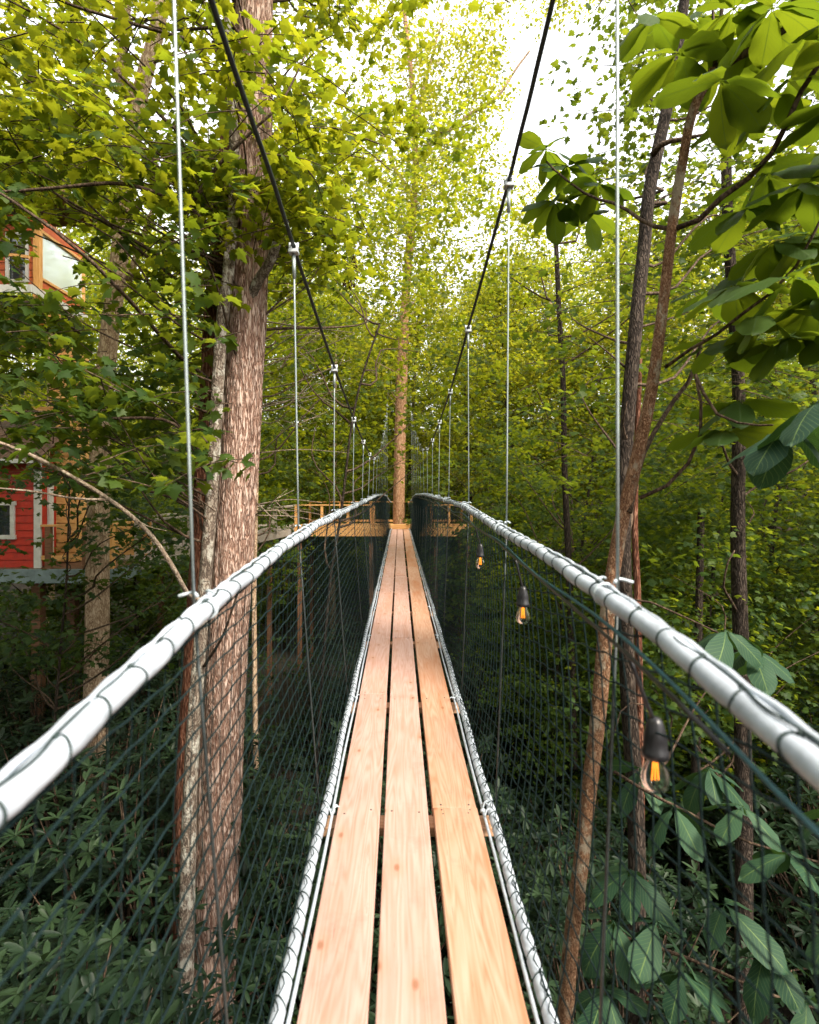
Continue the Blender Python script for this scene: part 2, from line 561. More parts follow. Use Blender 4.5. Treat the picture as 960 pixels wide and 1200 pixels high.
def tube(mb, pts, rad, sides=8, cap=True, disp=None):
    pts = np.asarray(pts, float)
    n = len(pts)
    rad = np.broadcast_to(np.asarray(rad, float), (n,))
    T = np.gradient(pts, axis=0)
    T /= np.linalg.norm(T, axis=1)[:, None] + 1e-12
    ref = np.array([1.0, 0, 0]) if abs(T[0][0]) < 0.9 else np.array([0, 0, 1.0])
    A = np.zeros_like(pts)
    u = ref - T[0] * np.dot(ref, T[0]); u /= np.linalg.norm(u)
    for i in range(n):
        u = u - T[i] * np.dot(u, T[i]); u /= np.linalg.norm(u) + 1e-12
        A[i] = u
    B = np.cross(T, A)
    th = np.arange(sides) / sides * 2 * np.pi
    r = np.repeat(rad[:, None], sides, 1)
    if disp is not None:
        r = r * (1 + disp(np.arange(n)[:, None], th[None, :]))
    V = pts[:, None, :] + r[..., None] * (np.cos(th)[None, :, None] * A[:, None, :] + np.sin(th)[None, :, None] * B[:, None, :])
    i = np.arange(n - 1)[:, None] * sides
    j = np.arange(sides)[None, :]
    j2 = (j + 1) % sides
    q = np.stack([i + j, i + j2, i + sides + j2, i + sides + j], -1).reshape(-1, 4)
    n0 = mb.n
    mb.add(V.reshape(-1, 3), q)
    if cap:
        c0 = np.vstack([pts[0], pts[-1]])
        t0 = [[n * sides - n * sides + 0, 0, 0]]
        base = mb.n
        tr = []
        for k in range(sides):
            tr.append([base, n0 + (k + 1) % sides, n0 + k])
            tr.append([base + 1, n0 + (n - 1) * sides + k, n0 + (n - 1) * sides + (k + 1) % sides])
        mb.add(c0, np.array(tr) - mb.n)


def lathe(mb, c, prof, sides=16, axis=(0, 0, 1)):
    """surface of revolution about a vertical axis; prof = [(r, z)...]"""
    n = len(prof)
    th = np.arange(sides) / sides * 2 * np.pi
    V = np.array([[(r * math.cos(t), r * math.sin(t), z) for t in th] for r, z in prof]).reshape(-1, 3) + np.array(c)
    i = np.arange(n - 1)[:, None] * sides
    j = np.arange(sides)[None, :]
    j2 = (j + 1) % sides
    q = np.stack([i + j, i + j2, i + sides + j2, i + sides + j], -1).reshape(-1, 4)
    mb.add(V, q)


# ---------------------------------------------------------------- leaves
def leaf_template(kind):
    """leaf of unit length along +Y from the stalk, lying in XY; returns verts, tris, lu, lv"""
    if kind == 'maple':
        o = [(0, 0), (0.22, -0.06), (0.20, 0.10), (0.52, 0.12), (0.40, 0.30), (0.62, 0.52), (0.36, 0.52), (0.24, 0.62), (0.18, 0.78), (0, 1.0)]
        pts = o + [(-x, y) for x, y in o[-2:0:-1]]
        V = [(0, 0.33, 0.0)] + [(x, y, -0.10 * abs(x) - 0.12 * y * y) for x, y in pts]
        k = len(pts)
        Fa = [[0, 1 + i, 1 + (i + 1) % k] for i in range(k)]
    elif kind == 'maple5':
        o = [(0, 0), (0.48, 0.10), (0.30, 0.28), (0.50, 0.62), (0.20, 0.62), (0, 1.0)]
        pts = o + [(-x, y) for x, y in o[-2:0:-1]]
        V = [(0, 0.33, 0.0)] + [(x, y, -0.12 * abs(x) - 0.12 * y * y) for x, y in pts]
        k = len(pts)
        Fa = [[0, 1 + i, 1 + (i + 1) % k] for i in range(k)]
    elif kind == 'ovate':
        V = [(0, 0, 0), (0.27, 0.32, -0.05), (0.20, 0.72, -0.1), (0, 1.0, -0.2), (-0.20, 0.72, -0.1), (-0.27, 0.32, -0.05), (0, 0.45, 0.03)]
        Fa = [[6, i, (i + 1) % 6] for i in range(6)]
    elif kind == 'diamond':
        V = [(0, 0, 0), (0.33, 0.42, -0.08), (0, 1, -0.12), (-0.33, 0.42, -0.08)]
        Fa = [[0, 1, 2], [0, 2, 3]]
    elif kind == 'lance':
        st = [(0.0, 0.015), (0.2, 0.085), (0.5, 0.135), (0.8, 0.10), (1.0, 0.0)]
        V, Fa = [], []
        for y, wd in st:
            V += [(-wd, y, 0.10 * wd - 0.10 * y * y), (0, y, -0.02 - 0.10 * y * y), (wd, y, 0.10 * wd - 0.10 * y * y)]
        for i in range(len(st) - 1):
            a = i * 3
            for d in (0, 1):
                Fa += [[a + d, a + d + 1, a + d + 4], [a + d, a + d + 4, a + d + 3]]
    elif kind == 'magnolia':
        st = [(0.0, 0.01), (0.07, 0.012), (0.14, 0.07), (0.28, 0.135), (0.45, 0.20), (0.62, 0.235), (0.78, 0.21), (0.90, 0.12), (1.0, 0.0)]
        V, Fa = [], []
        for i_, (y, wd) in enumerate(st):
            for u in (-1, -0.5, 0, 0.5, 1):
                V.append((u * wd, y, -0.12 * abs(u) * wd * 1.2 - 0.22 * y * y + 0.022 * math.sin(i_ * 2.3 + (1.2 if u > 0 else 0)) * abs(u) ** 2))
        for i in range(len(st) - 1):
            a = i * 5
            for d in range(4):
                Fa += [[a + d, a + d + 1, a + d + 6], [a + d, a + d + 6, a + d + 5]]
    V = np.array(V, float)
    wmax = max(1e-6, np.abs(V[:, 0]).max())
    if kind == 'magnolia':
        lu = np.tile([-1, -0.5, 0, 0.5, 1], len(V) // 5).astype(float)
    else:
        lu = V[:, 0] / wmax
    return V, np.array(Fa), lu, V[:, 1].copy()


TPL = {k: leaf_template(k) for k in ('maple', 'maple5', 'ovate', 'diamond', 'lance', 'magnolia')}


def leaves(mb, kind, pos, yaw, pitch, roll, size, rnd=None):
    V, Fa, lu, lv = TPL[kind]
    n = len(pos)
    wid = rng.uniform(0.82, 1.18, n)[:, None]
    curl = rng.uniform(-0.35, 0.12, n)[:, None]
    cy, sy = np.cos(yaw), np.sin(yaw)
    cp, sp = np.cos(pitch), np.sin(pitch)
    cr, sr = np.cos(roll), np.sin(roll)
    x = V[None, :, 0] * size[:, None] * wid
    y = V[None, :, 1] * size[:, None]
    z = (V[None, :, 2] + curl * V[None, :, 1] ** 2 * (0.6 if kind in ('magnolia', 'lance') else 0.4)) * size[:, None]
    # roll about y
    x1 = x * cr[:, None] + z * sr[:, None]
    z1 = -x * sr[:, None] + z * cr[:, None]
    # pitch about x
    y2 = y * cp[:, None] - z1 * sp[:, None]
    z2 = y * sp[:, None] + z1 * cp[:, None]
    # yaw about z
    x3 = x1 * cy[:, None] - y2 * sy[:, None]
    y3 = x1 * sy[:, None] + y2 * cy[:, None]
    W = np.stack([x3, y3, z2], -1) + np.asarray(pos)[:, None, :]
    m_ = len(V)
    Fx = (Fa[None] + (np.arange(n) * m_)[:, None, None]).reshape(-1, 3)
    if rnd is None:
        rnd = rng.random(n)
    kw = dict(rnd=np.repeat(rnd, m_))
    if kind == 'magnolia':
        kw['lu'] = np.tile(lu, n)
        kw['lv'] = np.tile(lv, n)
    mb.add(W.reshape(-1, 3), Fx, smooth=kind in ('magnolia', 'lance'), **kw)


def sprays(mb, tw, centers, radius, n_leaf, size, kind, thick=0.10, droop=0.25, twigr=0.004, tilt=0.25):
    """flat layered sprays of leaves round each centre, with their twigs"""
    centers = np.asarray(centers)
    n = len(centers)
    rad = radius * rng.uniform(0.6, 1.35, n)
    nl = np.maximum(4, (n_leaf * rng.uniform(0.6, 1.3, n) * (rad / radius))).astype(int)
    own = np.repeat(np.arange(n), nl)
    N_ = len(own)
    ang0 = rng.uniform(0, 2 * np.pi, n)
    tx = rng.normal(0, tilt, n); ty = rng.normal(0, tilt, n)
    nar = rng.uniform(0.35, 0.75, n)
    a = rng.uniform(-1, 1, N_)
    bb = rng.uniform(-1, 1, N_) * np.sqrt(np.maximum(0.05, 1 - a * a))
    lx = a * rad[own]
    ly = bb * rad[own] * nar[own]
    c, s = np.cos(ang0[own]), np.sin(ang0[own])
    X = lx * c - ly * s
    Y = lx * s + ly * c
    Z = rng.normal(0, thick, N_) * rad[own] + X * tx[own] + Y * ty[own] - 0.22 * (X * X + Y * Y) / rad[own]
    pos = centers[own] + np.stack([X, Y, Z], -1)
    yaw = ang0[own] - np.pi / 2 + np.where(bb > 0, 1, -1) * rng.uniform(0.2, 1.3, N_) + rng.normal(0, 0.5, N_)
    pitch = rng.normal(-droop, 0.35, N_)
    roll = rng.normal(0, 0.45, N_)
    sz = size * rng.uniform(0.55, 1.25, N_)
    leaves(mb, kind, pos, yaw, pitch, roll, sz)
    if tw is not None:
        for i in range(n):
            d = np.array([math.cos(ang0[i]), math.sin(ang0[i]), 0])
            e = np.array([d[0], d[1], d[0] * tx[i] + d[1] * ty[i]])
            sg = centers[i]
            k = rad[i]
            pts = [sg - e * k * 1.1 - [0, 0, 0.15 * k], sg, sg + e * k * 0.9 - [0, 0, 0.18 * k]]
            tube(tw, smooth_path(pts, 5), np.linspace(twigr * 1.6, twigr * 0.5, 5), 3, cap=False)


def frustum(n, x0, x1, y0, y1, z0, z1, p=1.0):
    Z = z0 + (z1 - z0) * rng.random(n) ** p
    px = rng.uniform(x0, x1, n)
    py = rng.uniform(y0, y1, n)
    return np.stack([(px - 468) / F * Z, Z, EYE - (py - 575) / F * Z], -1)


def clumpy(pts, keep=0.6, scale=1.5, seed=0):
    """drop points in cells of space so the foliage has holes"""
    k = np.array([[1.3, 0.7, 2.1], [-0.9, 1.9, 1.1], [2.3, -1.2, 0.6]]) * scale
    v = sum(np.sin(pts @ kk + seed * (i + 1.7)) for i, kk in enumerate(k))
    return pts[v < np.quantile(v, keep)]


def pix(p):
    return 468 + p[:, 0] / p[:, 1] * F, 575 - (p[:, 2] - EYE) / p[:, 1] * F


def avoid(pts, rects):
    x, y = pix(pts)
    ok = np.ones(len(pts), bool)
    for (a, b_, c, d) in rects:
        ok &= ~((x > a) & (x < c) & (y > b_) & (y < d))
    return pts[ok]


def lumpy(amp, seed):
    def f(i, th):
        return amp * (0.5 * np.sin(2 * th + i * 0.05 + seed) + 0.3 * np.sin(3 * th - i * 0.09 + 2 * seed) + 0.35 * np.sin(5 * th + i * 0.21 + seed))
    return f


def barky(amp, ridges, seed):
    r1 = np.random.default_rng(seed)
    ph = r1.uniform(0, 6.28, 8)
    def f(i, th):
        w1 = 0.35 * np.sin(i * 0.11 + ph[0]) + 0.25 * np.sin(i * 0.31 + ph[1] + 2 * th)
        a = np.abs(np.sin(ridges * 0.5 * (th + 0.12 * w1) + ph[2] + 0.5 * np.sin(i * 0.07 + 3 * th)))
        b_ = np.abs(np.sin((ridges * 0.5 + 3) * (th + 0.1 * w1) + ph[3] + 0.6 * np.sin(i * 0.13 + ph[4] + 5 * th)))
        br = 0.25 * np.sin(i * 0.5 + 7 * th + ph[5]) * np.sin(i * 0.23 + 4 * th)
        return amp * (np.minimum(a, b_) ** 0.6 + br - 0.5) + 0.05 * np.sin(2 * th + ph[6] + i * 0.01) + 0.04 * np.sin(3 * th + ph[7] - i * 0.012)
    return f


# ================================================================ THE SETTING
def ground_z(x, y):
    base = -5.4 + 0.35 * np.sin(x * 0.33 + 1) * np.cos(y * 0.27) + 0.15 * np.sin(x * 1.3 + y * 0.9)
    rise = np.clip((y - 24) / 45, 0, 1) ** 1.3 * 14
    side = np.clip((np.abs(x) - 12) / 50, 0, 1) * 10
    near = np.clip((-y - 4) / 40, 0, 1) * 6
    return base + rise + side + near


gx = np.concatenate([np.linspace(-300, -40, 14), np.linspace(-38, 38, 120), np.linspace(40, 300, 14)])
gy = np.concatenate([np.linspace(-120, -12, 10), np.linspace(-10, 70, 120), np.linspace(75, 400, 16)])
X, Y = np.meshgrid(gx, gy)
Zg = ground_z(X, Y)
nx, ny = len(gx), len(gy)
i = np.arange(ny - 1)[:, None] * nx + np.arange(nx - 1)[None, :]
q = np.stack([i, i + 1, i + nx + 1, i + nx], -1).reshape(-1, 4)
g = MB(); g.add(np.stack([X, Y, Zg], -1).reshape(-1, 3), q)
tag(g.build('ground', M['soil']), kind='structure')

# ================================================================ SUSPENSION BRIDGE
L_END = 19.2
br = thing('suspension_bridge', 'narrow plank suspension bridge with white tube handrails and dark green netting', 'bridge')


def tab(z, t):
    t = np.array(t)
    return np.interp(z, t[:, 0], t[:, 1])


def smooth_tab(zs, t, k=5):
    zz = np.asarray(zs, float)
    acc = 0
    for d in np.linspace(-0.35, 0.35, k):
        acc = acc + tab(zz + d, t)
    return acc / k


RAIL = {-1: dict(x=[(-2, -.388), (9, -.388), (14, -.385), (17, -.37), (18.4, -.31), (19.0, -.27)],
                 h=[(-2, 0.98), (0.2, 0.985), (.54, 1.02), (.69, 1.04), (1.13, 1.10), (2.4, 1.165), (3.7, 1.18), (9.3, 1.245), (14, 1.225), (16.5, 1.17), (18.2, 1.0), (19.0, .92)]),
        1: dict(x=[(-2, .415), (9, .415), (14, .41), (17, .40), (18.4, .34), (19.0, .31)],
                h=[(-2, 1.01), (0.2, 1.03), (.55, 1.057), (.7, 1.07), (1.13, 1.13), (2.3, 1.17), (3.5, 1.23), (6.4, 1.25), (9.3, 1.26), (14, 1.22), (16.5, 1.14), (18.2, .95), (19.0, .88)])}
LOWX = {-1: -.308, 1: .378}
LOWZ = 0.0
CAB = {-1: dict(x=[(-2, -.62), (1.13, -.467), (1.9, -.44), (2.35, -.437), (3.5, -.415), (7.5, -.40), (19.4, -.38)],
                u=[(-2, 2.7), (-.5, 1.95), (.5, 1.45), (1.33, 1.19), (2.35, 1.00), (3.5, .785), (5, .645), (6.3, .55), (7.5, .49), (9.5, .52), (12, .95), (14.5, 1.6), (16.5, 2.25), (19.4, 3.55)]),
       1: dict(x=[(-2, .44), (1.5, .443), (2.35, .455), (3.5, .44), (5, .46), (7.5, .45), (12, .41), (19.4, .36)],
               u=[(-2, 3.0), (-.5, 2.3), (.5, 1.83), (1.55, 1.41), (2.35, 1.28), (3.5, 1.035), (5, .90), (6.26, .78), (7.5, .68), (9.5, .66), (12, 1.05), (14.5, 1.7), (16.5, 2.3), (19.4, 3.55)])}


def rail_pt(sd_, y):
    return np.array([tab(y, RAIL[sd_]['x']), y, smooth_tab(y, RAIL[sd_]['h'])]).T


def low_pt(sd_, y):
    y = np.asarray(y, float)
    return np.stack([np.full_like(y, LOWX[sd_]) * np.where(y > 18.2, 1 - (y - 18.2) * 0.12, 1), y, np.full_like(y, LOWZ + 0.01)], -1)


def cab_pt(sd_, y):
    return np.array([tab(y, CAB[sd_]['x']), y, EYE + smooth_tab(y, CAB[sd_]['u'])]).T


# planks
cols = [(-.257, -.080, [3.63, 7.3, 10.95, 14.6, 18.3], [0, 1, 0, 1, 0, 0, 1]),
        (-.063, .116, [1.3, 5.02, 8.7, 12.3, 15.9], [0, 0, 0, 1, 0, 0, 1]),
        (.143, .327, [2.33, 6.0, 9.7, 13.3, 17.0], [1, 1, 0, 1, 1, 0, 1])]
for ci, (x0, x1, js, ms) in enumerate(cols):
    ys = [-1.6] + js + [L_END]
    for k in range(len(ys) - 1):
        a, b_ = ys[k] + 0.002, ys[k + 1] - 0.002
        mb = MB()
        dx = 0.003 * math.sin(ci * 3 + k * 5)
        box(mb, (0, 0, 0), (x1 - x0, b_ - a, 0.038), bev=0.003)
        o = mb.build('plank', M['plank_orange'] if ci == 2 else M['plank'], br)
        o.location = ((x0 + x1) / 2 + dx, (a + b_) / 2, -0.019 + 0.0012 * math.sin(k * 2.3 + ci))
# crossbeams
BE = [-0.10, 1.13, 2.30, 3.55, 5.0, 6.26, 7.5, 8.75, 10.0, 11.25, 12.5, 13.75, 15.0, 16.25, 17.5, 18.7]
for y in BE:
    mb = MB()
    box(mb, (0, 0, 0), (0.74, 0.088, 0.038), bev=0.003)
    o = mb.build('crossbeam', M['beam'], br)
    o.location = (0.035, y, -0.0595)
# screws
mb = MB()
for y in BE:
    for x0, x1, js, ms in cols:
        for fx in (0.2, 0.8):
            x = x0 + (x1 - x0) * fx
            lathe(mb, (x + random.uniform(-.006, .006), y + random.uniform(-.02, .02), 0.0005), [(0.0001, 0.0006), (0.0040, 0.0006), (0.0044, -0.002)], 8)
for x0, x1, js, ms in cols:
    for j in js:
        for dy in (-0.02, 0.02):
            for fx in (0.18, 0.82):
                lathe(mb, (x0 + (x1 - x0) * fx, j + dy, 0.0005), [(0.0001, 0.0006), (0.0040, 0.0006), (0.0044, -0.002)], 8)
mb.build('deck_screws', M['bolt'], br)

for sd_ in (-1, 1):
    # handrail tube, pinched at each lacing loop
    ys = np.arange(-1.2, 19.0, 0.010)
    loops = []
    y = -1.15
    r1 = random.Random(5 + sd_)
    while y < 18.95:
        loops.append(y)
        y += 0.095 * r1.uniform(0.85, 1.15)
    loops = np.array(loops)
    pts = rail_pt(sd_, ys)
    pts[:, 0] += 0.003 * np.sin(ys * 9.1) + 0.002 * np.sin(ys * 23)
    pts[:, 2] += 0.003 * np.sin(ys * 7.3 + 1)
    d = np.min(np.abs(ys[:, None] - loops[None, :]), axis=1)
    RR = 0.0172
    rad = RR * (1 - 0.13 * np.exp(-(d / 0.011) ** 2) + 0.025 * np.sin(ys * 31))
    mb = MB(); tube(mb, pts, rad, 18)
    hr = mb.build('handrail', M['tube'], br)
    mb = MB()
    th = np.linspace(0, 2 * np.pi, 17)
    prev = None
    for k, yl in enumerate(loops):
        c = rail_pt(sd_, yl)
        c[0] += 0.003 * math.sin(yl * 9.1) + 0.002 * math.sin(yl * 23)
        c[2] += 0.003 * math.sin(yl * 7.3 + 1)
        sl = 0.010 * r1.uniform(-1, 1.6)
        ring = np.stack([c[0] + RR * 0.94 * np.cos(th), c[1] + sl * np.cos(th + 0.6), c[2] + RR * 0.94 * np.sin(th)], -1)
        tube(mb, ring, 0.0021, 5, cap=False)
        an = math.pi / 2 + sd_ * -0.45 + r1.uniform(-.25, .25)
        kn = np.array([c[0] + RR * math.cos(an), c[1], c[2] + RR * math.sin(an)])
        # knot
        lathe(mb, kn, [(0.0005, -0.004), (0.004, -0.003), (0.0045, 0.001), (0.001, 0.0045)], 7)
        if prev is not None:
            ts = np.linspace(0, 1, 9)
            a2 = an0 + (an - an0) * ts - sd_ * -1 * 0.75 * np.sin(np.pi * ts) * r1.uniform(-.3, 1.0)
            cc_ = rail_pt(sd_, prev[1] + (kn[1] - prev[1]) * ts)
            tube(mb, np.stack([cc_[:, 0] + RR * 1.04 * np.cos(a2), cc_[:, 1], cc_[:, 2] + RR * 1.04 * np.sin(a2)], -1), 0.0019, 5, cap=False)
        prev = kn
        an0 = an
    mb.build('lacing', M['lace'], hr)
    # white rope bundled along the outer top of the tube, bulging between the ties
    ds = np.min(np.abs(ys[::2][:, None] - loops[None, :]), axis=1)
    pr = rail_pt(sd_, ys[::2])
    aa = math.pi / 2 - sd_ * (0.78 + 0.12 * np.sin(ys[::2] * 5))
    rr_ = RR + 0.001 + 0.0035 * np.clip(ds / 0.045, 0, 1)
    mb = MB(); tube(mb, np.stack([pr[:, 0] + rr_ * np.cos(aa), pr[:, 1], pr[:, 2] + rr_ * np.sin(aa)], -1), 0.0048, 8)
    mb.build('rail_rope', M['tube'], hr)
    # second teal rope under the rail on the right, thin selvedge rope on the left
    ys2 = np.arange(-1.2, 19.0, 0.05)
    pr = rail_pt(sd_, ys2)
    if sd_ == 1:
        k2 = np.clip((ys2 - 1.25) / 0.5, 0, 1)
        pr[:, 2] -= 0.048 + 0.012 * np.sin(ys2 * 5) - 0.0 * k2
        pr[:, 0] -= 0.018
    else:
        pr[:, 2] -= 0.030
        pr[:, 0] -= 0.004
    mb = MB(); tube(mb, pr, 0.0034 if sd_ == 1 else 0.0022, 6)
    mb.build('selvedge_rope', M['netknot'] if sd_ == 1 else M['net'], br)
    # lower tube with its lacing
    yl_ = np.arange(-1.2, L_END, 0.012)
    lp = low_pt(sd_, yl_)
    lp[:, 0] += 0.003 * np.sin(yl_ * 6 + sd_)
    d = np.abs((yl_ / 0.075) - np.round(yl_ / 0.075)) * 0.075
    mb = MB(); tube(mb, lp, 0.0185 * (1 - 0.14 * np.exp(-(d / 0.010) ** 2)), 14)
    lr = mb.build('lower_tube', M['tube'], br)
    mb = MB()
    kk = np.arange(math.ceil(-1.15 / 0.075), int((L_END - 0.1) / 0.075))
    for k in kk:
        c = low_pt(sd_, np.array(k * 0.075)).copy()
        c[0] += 0.003 * math.sin(c[1] * 6 + sd_)
        sl = 0.018 * (1 if k % 2 else 0.6)
        ring = np.stack([c[0] + 0.0178 * np.cos(th), c[1] + sl * np.cos(th) * sd_, c[2] + 0.0178 * np.sin(th)], -1)
        tube(mb, ring, 0.0019, 4, cap=False)
        c2 = low_pt(sd_, np.array((k + 1) * 0.075))
        tube(mb, smooth_path([c + [sd_ * 0.012, 0, 0.015], (c + c2) / 2 + [-sd_ * 0.004, 0, 0.021], c2 + [sd_ * 0.012, 0, 0.015]], 5), 0.0014, 4, cap=False)
    mb.build('lacing', M['lace'], lr)
    # white edge cord between plank and tube
    mb = MB()
    ye = np.arange(-1.2, L_END, 0.05)
    xe = (-.276 if sd_ < 0 else .347) + 0.002 * np.sin(ye * 4)
    tube(mb, np.stack([xe, ye, 0.003 + 0.003 * np.sin(ye * 2.6)], -1), 0.0060, 8)
    mb.build('edge_cord', M['rope_white'], br)
    # bits of tie and knots at the beams
    mb = MB()
    for y in BE[1:]:
        for q_ in range(4):
            a = np.array([(-.276 if sd_ < 0 else .347), y + random.uniform(-.06, .06), 0.010])
            b_ = a + np.array([random.uniform(-.03, .03), random.uniform(-.03, .03), random.uniform(0.004, .028)])
            tube(mb, smooth_path([a, (a + b_) / 2 + [0, 0.008, 0.006], b_], 5), 0.0028, 5)
        lathe(mb, (-.276 if sd_ < 0 else .347, y, 0.002), [(0.001, -0.01), (0.010, -0.008), (0.011, 0.006), (0.002, 0.011)], 8)
    mb.build('cord_knots', M['tie'], br)

    # netting
    mb = MB()
    def netp(y, t):
        y = np.asarray(y, float); t = np.asarray(t, float)
        a = low_pt(sd_, y); b_ = rail_pt(sd_, y)
        p = a * (1 - t)[:, None] + b_ * t[:, None]
        p[:, 0] += sd_ * 0.05 * np.sin(np.pi * t) * (1 - 0.0 * y)     # bellies outward a little
        return p
    sp = 0.054
    slope = -0.165 if sd_ > 0 else 0.03
    kmax = int((1.3 + abs(slope) * 21) / sp) + 20
    for k in range(-kmax, kmax):
        y = np.arange(-0.6, 18.95, 0.05)
        z = k * sp + slope * y
        hgt = smooth_tab(y, RAIL[sd_]['h'])
        t = z / hgt
        ok = (t > 0.01) & (t < 0.985)
        if ok.sum() < 4:
            continue
        y, t = y[ok], t[ok]
        t = t + 0.0028 * np.sin(y * 2 * np.pi / 0.14 + k * 3.14) + 0.007 * np.sin(y * 2.1 + k * .4)
        tube(mb, netp(y, t), 0.0024 if sd_ < 0 else 0.0020, 4, cap=False)
    y0 = -0.6
    k = 0
    while y0 < 18.95:
        t = np.linspace(0.0, 0.985, 15)
        yy = y0 + 0.004 * np.where(np.arange(15) % 2, 1, -1) + 0.01 * math.sin(k * 1.3) + (0.02 if sd_ < 0 else 0.01) * t
        tube(mb, netp(yy, t), (0.0010 if sd_ < 0 else 0.0019), 4, cap=False)
        y0 += 0.066 if sd_ < 0 else 0.078
        k += 1
    mb.build('netting', M['net'], br)

    # main cable
    yc = np.arange(-1.9, 19.41, 0.06)
    cp = cab_pt(sd_, yc)
    mb = MB()
    tube(mb, cp, 0.0082, 8, disp=lambda i_, t_: 0.06 * np.sin(3 * t_ + i_ * 1.2))
    mb.build('main_cable', M['cable'], br)
    # hangers with clamp and swaged sleeve
    for bi, y in enumerate(BE[:-1]):
        top = cab_pt(sd_, y)
        rp = rail_pt(sd_, y)
        rp = rp + np.array([sd_ * 0.030, 0, 0])
        bot = np.array([LOWX[sd_] + sd_ * 0.02, y, -0.05])
        hp = [top - [0, 0, 0.03], rp, bot]
        mb = MB()
        if top[2] - rp[2] > 0.25:
            slv = top + (rp - top) * min(0.5, 0.13 / np.linalg.norm(rp - top))
            tube(mb, np.array([top - [0, 0, 0.03], slv]), 0.0075, 8)
        tube(mb, smooth_path([top - [0, 0, 0.02], rp], 6), 0.0036, 6)
        hg = mb.build('hanger', M['wire'], br)
        mb = MB(); tube(mb, smooth_path([rp, bot], 5), 0.0036, 6)
        mb.build('lower_hanger', M['cable'], br)  # same wire made darker: shade behind the netting put into its colour
        mb = MB()
        for dy in (-0.012, 0.012):
            th_ = np.linspace(0, 2 * np.pi, 11)
            tube(mb, np.stack([top[0] + 0.014 * np.cos(th_), np.full(11, top[1] + dy), top[2] + 0.016 * np.sin(th_) - 0.004], -1), 0.0042, 6, cap=False)
        box(mb, top + [0, 0, -0.020], (0.040, 0.040, 0.016), bev=0.003)
        for dx in (-0.016, 0.016):
            lathe(mb, top + [dx, 0, -0.012], [(0.0001, 0.030), (0.005, 0.030), (0.005, 0.0), (0.0001, 0)], 6)
        mb.build('cable_clamp', M['clamp'], br)
        # white tie that holds hanger to rail
        mb = MB()
        thc = np.linspace(0, 2 * np.pi, 15)
        cc = rail_pt(sd_, y)
        tube(mb, np.stack([cc[0] + 0.0215 * np.cos(thc) + sd_ * 0.004, np.full(15, y), cc[2] + 0.0215 * np.sin(thc)], -1), 0.0036, 5, cap=False)
        tube(mb, smooth_path([cc + [sd_ * 0.02, -0.01, 0.026], cc + [sd_ * 0.036, 0.010, 0.030], cc + [sd_ * (0.062 if y < 2 else 0.045), 0.0, 0.024]], 6), 0.0036, 6)
        tube(mb, smooth_path([cc + [sd_ * -0.01, 0.01, 0.030], cc + [sd_ * 0.010, 0.025, 0.031], cc + [sd_ * 0.020, 0.04, 0.026]], 6), 0.0028, 6)
        mb.build('rail_tie', M['tie'], br)

# ================================================================ STRING LIGHTS
sl = thing('string_lights', 'black string of clear amber filament bulbs hanging inside the right hand netting', 'string lights')
bz = [(768, 900, .95), (613, 717, 1.88), (563, 657, 2.87)]
cpts = []
for (px, py, Z) in [(1010, 900, .66)] + [(b_[0], None, b_[2]) for b_ in bz] + [(505, None, 7.0), (490, None, 11.0)]:
    r_ = rail_pt(1, Z) + np.array([-0.022, 0, -0.055])
    cpts.append(r_)
mb = MB(); tube(mb, smooth_path(cpts, 60), 0.0035, 6)
mb.build('light_cord', M['black'], sl)
for (px, py, Z) in bz:
    c = P(px, py, Z)
    top = rail_pt(1, Z) + np.array([-0.022, 0, -0.055])
    mb = MB()
    tube(mb, smooth_path([top, (top + c) / 2 + [0.002, 0, 0.03], c + [0, 0, 0.075]], 6), 0.0038, 6)
    lathe(mb, c, [(0.0001, 0.088), (0.009, 0.086), (0.013, 0.078), (0.017, 0.062), (0.0195, 0.05), (0.0195, 0.034), (0.0225, 0.030), (0.0225, 0.020), (0.0185, 0.018), (0.0001, 0.018)], 18)
    so = mb.build('lamp_socket', M['black'], sl)
    mb = MB()
    lathe(mb, c, [(0.012, 0.020), (0.014, 0.010), (0.021, -0.004), (0.0235, -0.018), (0.021, -0.030), (0.013, -0.039), (0.0005, -0.042)], 20)
    mb.build('bulb_glass', M['bulb'], so)
    mb = MB()
    for dx in (-0.007, 0.0, 0.007):
        tube(mb, np.array([c + [dx * 0.5, 0, 0.016], c + [dx, 0, -0.022]]), 0.0014, 6)
    mb.build('filament', M['filament'], so)

# ================================================================ FAR PLATFORM
pf = thing('platform', 'orange timber platform with railings round a tree at the far end of the bridge', 'platform', loc=(0, 19.2, 0))


def railing(root, a, b_, zf, hgt, posts, mat_post, mat_rail, bal=False, name='railing'):
    a = np.array([*a, 0.0]); b_ = np.array([*b_, 0.0])
    for k in range(posts):
        p = a + (b_ - a) * k / (posts - 1)
        mb = MB(); box(mb, rel([p[0], p[1], zf + hgt / 2 - 0.1], root), (0.09, 0.09, hgt + 0.2))
        mb.build('post', mat_post, root)
    mb = MB(); bar(mb, rel(a + [0, 0, zf + hgt + 0.022], root), rel(b_ + [0, 0, zf + hgt + 0.022], root), 0.13, 0.04)
    mb.build('top_rail', mat_rail, root)
    mb = MB(); bar(mb, rel(a + [0, 0, zf + 0.10], root), rel(b_ + [0, 0, zf + 0.10], root), 0.04, 0.088)
    mb.build('bottom_rail', mat_rail, root)
    if bal:
        mb = MB()
        L = np.linalg.norm(b_ - a)
        for k in range(1, int(L / 0.13)):
            p = a + (b_ - a) * k / (L / 0.13)
            tube(mb, rel([[p[0], p[1], zf + 0.1], [p[0], p[1], zf + hgt]], root), 0.008, 5)
        mb.build('balusters', M['soffit'], root)


